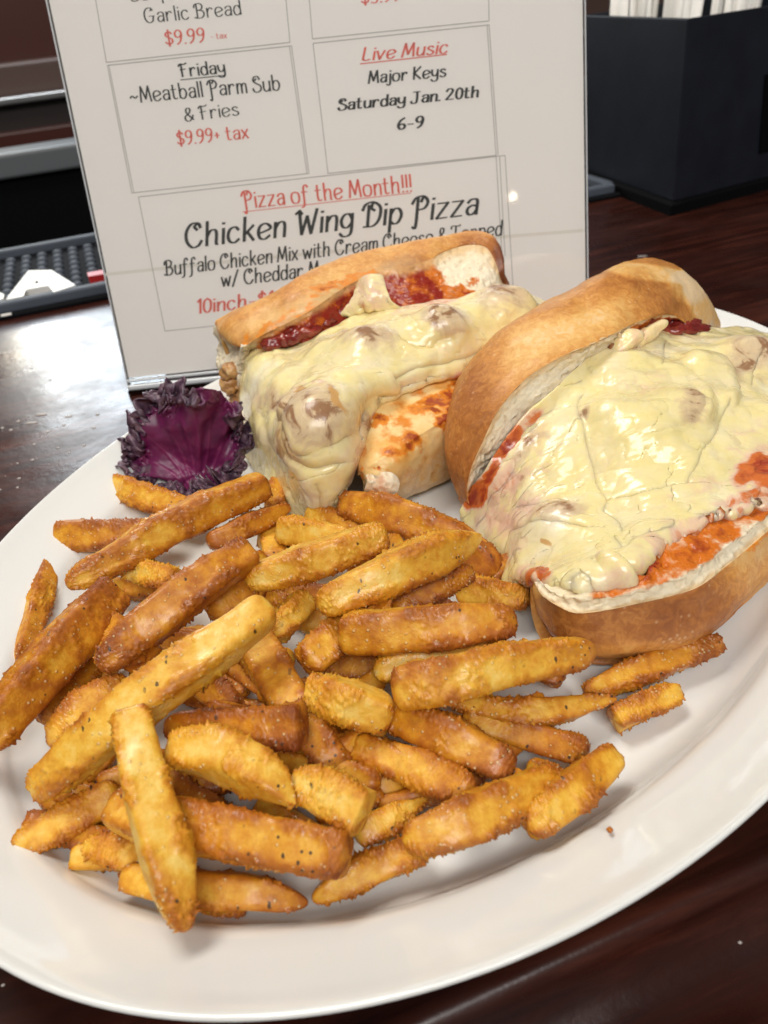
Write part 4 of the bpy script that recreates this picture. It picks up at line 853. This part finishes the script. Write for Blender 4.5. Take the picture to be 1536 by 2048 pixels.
# ------------------------------------------------------------------ fries
def fry(name, pts, w, z, tone=.4, e0=0, e1=0, roll=0, wtip=None, lab="", seed=0, th=0.9, nr=150, na=76):
    """pts: pixel centre line, w: width in pixels (scalar or start/end), z: centre heights"""
    n = len(pts); z = np.interp(np.linspace(0, 1, n), np.linspace(0, 1, len(np.atleast_1d(z))), np.atleast_1d(z).astype(float))
    pts = [np.array(p, float) for p in pts]
    d0 = pts[0]-pts[1]; d1 = pts[-1]-pts[-2]; w0 = np.atleast_1d(w)
    pts[0] = pts[0]+d0/np.linalg.norm(d0)*(0.10+0.10*e0)*w0[0]; pts[-1] = pts[-1]+d1/np.linalg.norm(d1)*(0.10+0.10*e1)*w0[-1]
    C = np.array([P(x, y, zz) for (x, y), zz in zip(pts, z)])
    wpx = np.interp(np.linspace(0, 1, n), np.linspace(0, 1, len(np.atleast_1d(w))), np.atleast_1d(w).astype(float))
    wm = np.array([wpx[i]*depth(C[i])/F_PX for i in range(n)])
    C = cr(C, nr) if n > 2 else C[0]+(C[1]-C[0])*np.linspace(0, 1, nr)[:, None]
    # pull the ring spacing towards the ends for round caps
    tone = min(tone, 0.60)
    s_ = np.linspace(0, 1, nr); s_ = 0.5-0.5*np.cos(np.pi*s_)*(1-0.12*np.sin(np.pi*s_)**2)
    s_ = np.clip(s_, 0, 1)
    seg = np.r_[0, np.cumsum(np.linalg.norm(np.diff(C, axis=0), axis=1))]; Lr = seg[-1]; seg /= Lr
    C = np.stack([np.interp(s_, seg, C[:, k]) for k in range(3)], 1)
    W = np.interp(s_, np.linspace(0, 1, n), wm)
    T = np.gradient(C, axis=0); T /= np.linalg.norm(T, axis=1, keepdims=True)
    # frame: side is what the camera sees as width
    view = C-C0; side = np.cross(T, view); side /= np.linalg.norm(side, axis=1, keepdims=True); upv = np.cross(side, T)
    upv *= -np.sign((upv*view).sum())
    r_ = math.radians(roll)+0.18*np.sin(s_*3+seed); sd = side*np.cos(r_)[:, None]+upv*np.sin(r_)[:, None]; uv = -side*np.sin(r_)[:, None]+upv*np.cos(r_)[:, None]
    half = W/2*0.85; hh = half*th
    def prof(s, e):       # e=0 blunt .. 1 pointed
        cap = 0.13+1.15*e; dist = s*Lr/np.maximum(half.mean()*2, 1e-3)
        t = np.clip(dist/cap, 0, 1)
        return np.sqrt(np.clip(1-(1-t)**(2.6-1.2*e), 0, 1))*(1-0.25*e*(1-np.clip(dist/(cap*1.6), 0, 1)))
    k = prof(s_, e0)*prof(1-s_, e1); k = np.maximum(k, 0.02)
    ph = np.linspace(0, 2*math.pi, na, endpoint=False); ex = 4.6
    pf = np.linspace(0, 2*math.pi, 2001)
    sx_ = np.sign(np.cos(pf))*np.abs(np.cos(pf))**(2/ex); sy_ = np.sign(np.sin(pf))*np.abs(np.sin(pf))**(2/ex)
    al = np.r_[0, np.cumsum(np.hypot(np.diff(sx_), np.diff(sy_)))]; tt = np.linspace(0, al[-1], na, endpoint=False)
    cx = np.interp(tt, al, sx_); cy = np.interp(tt, al, sy_)
    edge0 = np.clip((np.hypot(cx, cy)-1.0)/0.22, 0, 1)
    V = C[:, None]+sd[:, None]*(half*k)[:, None, None]*cx[None, :, None]+uv[:, None]*(hh*k)[:, None, None]*cy[None, :, None]
    D = V-C[:, None]; D /= np.maximum(np.linalg.norm(D, axis=-1, keepdims=True), 1e-6)
    q = V+seed*37.7
    lum = fbm(q, 15, 2, 3)*0.36+fbm(q, 4.5, 2, 5)*0.12
    coat = fbm(q, 9, 2, 8)                       # patches of thicker coating
    cp = smooth(0.0, 0.4, coat+0.55*edge0[None]-0.12)
    gr = np.abs(fbm(q, 1.1, 3, 11, 0.7))
    spike = np.clip(fbm(q, 0.9, 2, 13)-0.40, 0, 1)
    disp = lum+cp*(gr*0.68+0.04)+(spike*1.6)*(0.12+cp)
    V = V+D*(disp*np.clip(k*3, 0, 1)[:, None])[..., None]
    V[..., 2] = np.maximum(V[..., 2], 5.3)
    endm = np.maximum(1-smooth(0, 0.10, s_), smooth(0.90, 1, s_))[:, None]
    edge = np.clip(edge0[None]*0.55+cp*0.45+0.25*endm-0.22, 0, 1.3)
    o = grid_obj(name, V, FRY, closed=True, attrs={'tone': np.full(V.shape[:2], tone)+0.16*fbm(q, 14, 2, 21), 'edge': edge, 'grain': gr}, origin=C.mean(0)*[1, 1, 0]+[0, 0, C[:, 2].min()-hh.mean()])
    tag(o, lab, "french fry", "french fries heaped on the platter"); return o
FR = [
 ([(40, 1325), (75, 1215), (112, 1095)], (46, 56, 46), (11, 12, 12), .42, .6, .6, 10, "speckled slim fry standing at the far left of the pile, on bare china"),
 ([(228, 968), (290, 995), (395, 1028)], (50, 66, 60), (13, 14, 14), .38, .6, .2, 0, "bent fry lying just below the kale leaf"),
 ([(125, 1072), (230, 1070), (350, 1058)], (74, 70, 56), (14, 15, 15), .58, .1, .3, 5, "short orange fry with a blunt end at the upper left of the pile"),
 ([(140, 1168), (240, 1112), (380, 1035), (530, 968)], (56, 82, 84, 62), (24, 25, 26, 27), .40, .5, .2, 15, "long fry, pale left end and deep orange right end, just under the kale leaf"),
 ([(556, 972), (548, 1010)], (46, 50), (13, 13), .42, .2, .2, 0, "small fry stub beside the cheese of the back sandwich"),
 ([(420, 1085), (500, 1050), (575, 1015)], (48, 54, 34), (20, 20, 19), .62, .3, .7, 0, "thin dark fry with a ragged tip, behind the longest pale one"),
 ([(258, 1135), (345, 1160)], (56, 62), (19, 21), .30, .3, .2, 0, "stubby pale fry tucked above the brown crusty fry"),
 ([(500, 1105), (400, 1170), (300, 1245), (205, 1330)], (78, 92, 96, 80), (33, 32, 29, 26), .70, .1, .4, 12, "brown heavily crusted fry running down from the middle of the pile to the left"),
 ([(222, 1190), (120, 1300), (20, 1420), (-40, 1490)], (92, 112, 112, 90), (24, 25, 24, 22), .52, .1, .3, -8, "big orange fry cut by the left border of the photo"),
 ([(285, 1318), (225, 1262)], (84, 82), (22, 20), .50, .05, .2, 0, "fry showing its round blunt end under the brown crusted one"),
 ([(255, 1370), (175, 1420), (105, 1488)], (72, 96, 62), (18, 17, 14), .40, .25, .4, 20, "thick speckled fry leaning below the big orange fry on the left"),
 ([(190, 1320), (90, 1440)], (64, 60), (12, 12), .85, .3, .3, 0, "dark fry buried under the big orange one on the left"),
 ([(535, 1218), (410, 1310), (255, 1425), (75, 1582)], (80, 104, 108, 78), (39, 37, 32, 18), .20, .2, .35, 18, "longest pale yellow fry laid diagonally on top of the pile"),
 ([(262, 1430), (290, 1560), (330, 1700), (368, 1850)], (84, 106, 120, 84), (36, 32, 27, 20), .28, .1, .75, -8, "long golden fry pointing down over the rim at the bottom"),
 ([(345, 1500), (440, 1510), (530, 1555), (585, 1605)], (80, 112, 106, 50), (28, 29, 29, 27), .26, .2, .6, -15, "arched golden fry beside the downward pointing one"),
 ([(340, 1452), (450, 1458), (600, 1450)], (74, 88, 104), (25, 26, 28), .70, .5, .05, 8, "dark orange fry with a fat round end left of centre"),
 ([(505, 1275), (560, 1370), (620, 1460), (680, 1535)], (92, 98, 92, 74), (22, 22, 20, 16), .44, .2, .3, 0, "fry sloping down to the right beneath the tip of the longest pale one"),
 ([(552, 1268), (612, 1198)], (66, 62), (18, 18), .25, .4, .3, 0, "short speckled pale fry in the middle of the pile, above the sloping one"),
 ([(500, 1160), (630, 1118), (768, 1072)], (66, 86, 66), (27, 29, 30), .30, .4, .15, 5, "golden fry with a blunt right end, behind the middle of the pile"),
 ([(565, 1058), (700, 1082)], (66, 66), (19, 20), .22, .2, .3, 0, "pale fry below the cheese of the back sandwich"),
 ([(620, 1030), (725, 1060)], (54, 54), (14, 15), .42, .4, .4, 0, "rough short fry between the back sandwich and the pale fry"),
 ([(540, 1055), (552, 1120)], (66, 60), (13, 13), .40, .2, .2, 0, "shaded fry deep behind the golden blunt one"),
 ([(690, 1008), (800, 1035), (915, 1085), (985, 1140)], (60, 90, 88, 72), (19, 20, 16, 13), .52, .15, .3, 10, "fry with a dark knot at its end, in front of the gap between the sandwiches"),
 ([(642, 1210), (740, 1165), (850, 1118), (955, 1075)], (72, 96, 98, 50), (31, 33, 33, 31), .28, .25, .7, 10, "plump golden fry with a pointed tip near the front sandwich"),
 ([(790, 1215), (865, 1180), (940, 1145)], (48, 56, 44), (22, 23, 23), .58, .3, .2, 0, "rough thin fry with a crumb knob under the pointed golden one"),
 ([(920, 1178), (990, 1188), (1055, 1198)], (66, 74, 54), (14, 14, 13), .38, .2, .3, 0, "short fry touching the left tip of the front sandwich's lower bun"),
 ([(688, 1268), (800, 1262), (920, 1252), (1025, 1242)], (88, 104, 106, 74), (28, 29, 29, 28), .48, .15, .25, 5, "wide orange fry lying level at the right of the middle"),
 ([(615, 1325), (690, 1262), (730, 1235)], (84, 86, 70), (22, 22, 20), .45, .2, .3, 0, "fry with a rounded lower end, left of the wide level one"),
 ([(795, 1378), (900, 1360), (1040, 1325), (1180, 1300)], (106, 110, 94, 68), (27, 28, 26, 23), .30, .15, .35, 12, "big pale fry with a ragged top edge pointing right towards the front sandwich"),
 ([(755, 1345), (860, 1318), (990, 1300)], (58, 62, 60), (21, 22, 20), .24, .3, .3, 0, "pale fry mostly hidden behind the big ragged one"),
 ([(622, 1383), (700, 1405), (775, 1432)], (72, 100, 88), (26, 26, 23), .20, .05, .3, 8, "pale faced square cut fry in the centre of the pile"),
 ([(790, 1425), (900, 1475), (1020, 1538)], (84, 100, 78), (20, 20, 16), .54, .3, .25, 0, "orange fry sloping down right below the big ragged one"),
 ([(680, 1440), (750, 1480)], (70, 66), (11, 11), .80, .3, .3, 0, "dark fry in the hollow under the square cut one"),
 ([(752, 1505), (850, 1545), (945, 1592)], (70, 92, 80), (15, 16, 15), .46, .15, .35, 0, "golden brown fry lying alone in the lower middle"),
 ([(905, 1405), (1060, 1425), (1228, 1398)], (40, 66, 30), (15, 15, 13), .42, .5, .9, 0, "slim spindle shaped fry right of the centre"),
 ([(930, 1440), (1050, 1470), (1172, 1505)], (60, 70, 60), (13, 12, 12), .48, .3, .25, 0, "fry lying flat below the slim spindle shaped one"),
 ([(815, 1682), (920, 1645), (1030, 1595), (1110, 1548)], (78, 110, 96, 56), (19, 19, 18, 17), .42, .3, .35, 0, "fat crusty fry near the lower rim, right of the middle"),
 ([(1062, 1655), (1140, 1590), (1228, 1512)], (76, 96, 68), (16, 16, 15), .40, .3, .3, 0, "fry at the lower right end of the pile, close to the bare rim"),
 ([(632, 1795), (730, 1742), (850, 1695)], (54, 78, 66), (11, 12, 12), .46, .7, .3, 0, "long fry resting in the well, under the two thick ones at the bottom"),
 ([(715, 1668), (790, 1635), (850, 1600)], (62, 60, 28), (12, 12, 12), .38, .2, .9, 0, "small fry with a pointed tip, between the thick ones at the bottom"),
 ([(595, 1560), (660, 1590), (725, 1625)], (92, 108, 104), (26, 25, 24), .22, .4, 0, 10, "fry with a square cut yellow end right of the arched one"),
 ([(735, 1572), (755, 1602)], (42, 44), (12, 12), .60, .2, .2, 0, "small fry end poking out behind the square cut yellow end"),
 ([(225, 1620), (350, 1650), (520, 1680), (690, 1712)], (84, 112, 118, 104), (21, 22, 22, 22), .42, .2, .1, -10, "thick fry lying level beneath the downward pointing one"),
 ([(250, 1755), (400, 1778), (500, 1785), (608, 1805)], (62, 84, 82, 50), (13, 13, 13, 11), .46, .3, .7, 0, "fry at the very bottom of the pile ending in a ragged point"),
 ([(410, 1812), (488, 1822)], (36, 30), (8, 8), .60, .4, .4, 0, "sliver of fry under the lowest fry of the pile"),
 ([(178, 1690), (280, 1718)], (66, 78), (12, 12), .32, .7, .3, 0, "pale pointed fry end at the lower left, under the thick level one"),
 ([(28, 1700), (120, 1650), (235, 1585)], (58, 84, 78), (12, 13, 14), .36, .3, .2, 0, "greyish fry at the far lower left next to the rim"),
 ([(1175, 1382), (1310, 1330), (1438, 1285)], (46, 66, 46), (11, 11, 11), .58, .6, .3, 0, "dark edged fry lying under the front sandwich's lower bun"),
 ([(1232, 1438), (1355, 1382)], (58, 52), (10, 10), .42, 0, .4, 0, "broken fry showing its pale inside at the right end of the pile"),
 ([(395, 1355), (470, 1410)], (76, 70), (13, 13), .78, .3, .3, 0, "dark fry under the longest pale one, above the fat round end"),
 ([(445, 1290), (478, 1385)], (56, 60), (14, 14), .55, .3, .3, 0, "shaded narrow fry right below the longest pale one"),
 ([(425, 1220), (498, 1172)], (90, 84), (20, 20), .48, .3, .3, 0, "fry crossing behind the upper end of the longest pale one"),
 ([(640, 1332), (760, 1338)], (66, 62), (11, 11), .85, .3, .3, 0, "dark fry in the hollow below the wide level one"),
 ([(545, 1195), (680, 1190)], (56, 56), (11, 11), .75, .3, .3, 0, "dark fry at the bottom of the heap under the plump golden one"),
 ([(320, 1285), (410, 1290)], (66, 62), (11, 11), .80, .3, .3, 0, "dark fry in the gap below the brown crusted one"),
 ([(860, 1540), (960, 1570)], (50, 60), (10, 10), .70, .3, .3, 0, "shaded fry under the end of the orange sloping one"),
 ([(1060, 1535), (1130, 1560)], (56, 50), (10, 10), .50, .3, .3, 0, "fry piece hidden between the two crusty fries on the right"),
 ([(700, 1130), (800, 1090)], (66, 66), (20, 20), .50, .3, .3, 0, "fry in the gap between the blunt golden and the pointed golden fries"),
]
for i, (pts, w, z, tone, e0, e1, roll, lab) in enumerate(FR):

    fry("french_fry", pts, w, z, tone, e0, e1, roll, lab=lab, seed=i+1)
random.seed(21)
k_ = 0
while k_ < 52:
    x = random.uniform(110, 1080); y = random.uniform(1060, 1760)
    # inside the footprint of the heap
    if y > 1760-0.30*max(0, x-300) or y < 1150-0.12*x+ (90 if x > 560 else 0) or x+y*0.35 < 560 or (x > 900 and y > 1560): continue
    if k_ >= 34 and (x < 330 or x > 900 or y > 1560 or y < 1150): continue
    a = random.uniform(-0.6, 0.9); L_ = random.uniform(120, 200)*(0.6+0.4*(y-900)/800); w_ = random.uniform(52, 78)*(0.7+0.35*(y-1000)/800)
    dx, dy = math.cos(a)*L_/2, -math.sin(a)*L_/2
    fry("french_fry", [(x-dx, y-dy), (x+dx, y+dy)], w_, (random.uniform(9.3, 10.8) if k_ < 34 else random.uniform(15.5, 17)), random.uniform(.35, .65), .25, .3, 0, lab="fry buried in the bottom layer of the heap, mostly hidden by the others", seed=100+k_, nr=50, na=36)
    k_ += 1
# loose crumb on the rim
c = P(1220, 1660, 16.3)
o = lump(None, "fry_crumb", FRY, c, np.eye(3), (.7, .6, .5), 9, amp=.4, wl=.8, nu=12, nv=14, attrs={'tone': .5, 'edge': .6, 'grain': 0}); tag(o, "tiny golden crumb lying alone on the white rim at the lower right", "crumb")
# dried grains and droplets on the bar
random.seed(3); VV, FFc = [], []
def grain(c, L_, w, a):
    k0 = len(VV); u_ = np.array([math.cos(a), math.sin(a), 0]); v_ = np.array([-math.sin(a), math.cos(a), 0])
    for (r, z) in ((1.0, 0.02), (0.8, .35), (0.35, .5)):
        for t in np.arange(10)*math.tau/10: VV.append(c+u_*math.cos(t)*L_*r+v_*math.sin(t)*w*r+Z*z*min(w, 1)*1.2)
    for q in (0, 1):
        for j in range(10): FFc.append((k0+q*10+j, k0+q*10+(j+1) % 10, k0+q*10+10+(j+1) % 10, k0+q*10+10+j))
    FFc.append(tuple(k0+20+j for j in range(10)))
for (x, y, L_, w) in ((82, 829, 3.0, 1.0), (137, 833, 2.0, .7), (63, 846, 3.2, .8), (37, 843, 1.1, .8), (5, 856, .8, .7), (22, 860, .9, .7), (95, 864, 1, .6), (128, 850, .8, .6), (195, 829, .9, .8), (188, 856, .8, .7), (68, 889, .8, .6), (168, 891, .8, .6), (116, 896, .7, .5), (138, 906, .6, .5), (65, 920, .8, .7), (35, 927, .5, .5), (38, 957, .8, .5), (35, 975, .6, .5), (62, 737, .9, .5), (100, 760, .7, .5), (24, 720, .8, .5), (1285, 512, 3, .5), (1480, 1885, .4, .3), (6, 1970, .4, .3)):
    grain(P(x, y, 0), L_, w, math.radians(random.uniform(-12, 8)))
for k in range(60):
    x = random.uniform(0, 250); y = random.uniform(640, 1000)
    if x/250+(y-640)/420 > 1.35: continue
    r = random.uniform(.15, .4); grain(P(x, y, 0), r, r*random.uniform(.6, 1), 0)
o = mesh_obj("dried_specks", VV, FFc, simple("dried_residue", (0.42, 0.38, 0.36), 0.35)); tag(o, "pale dried specks and droplets on the dark bar left of the platter", "specks", kind='stuff')
for o in scene.objects:
    if '_o' in o: del o['_o']
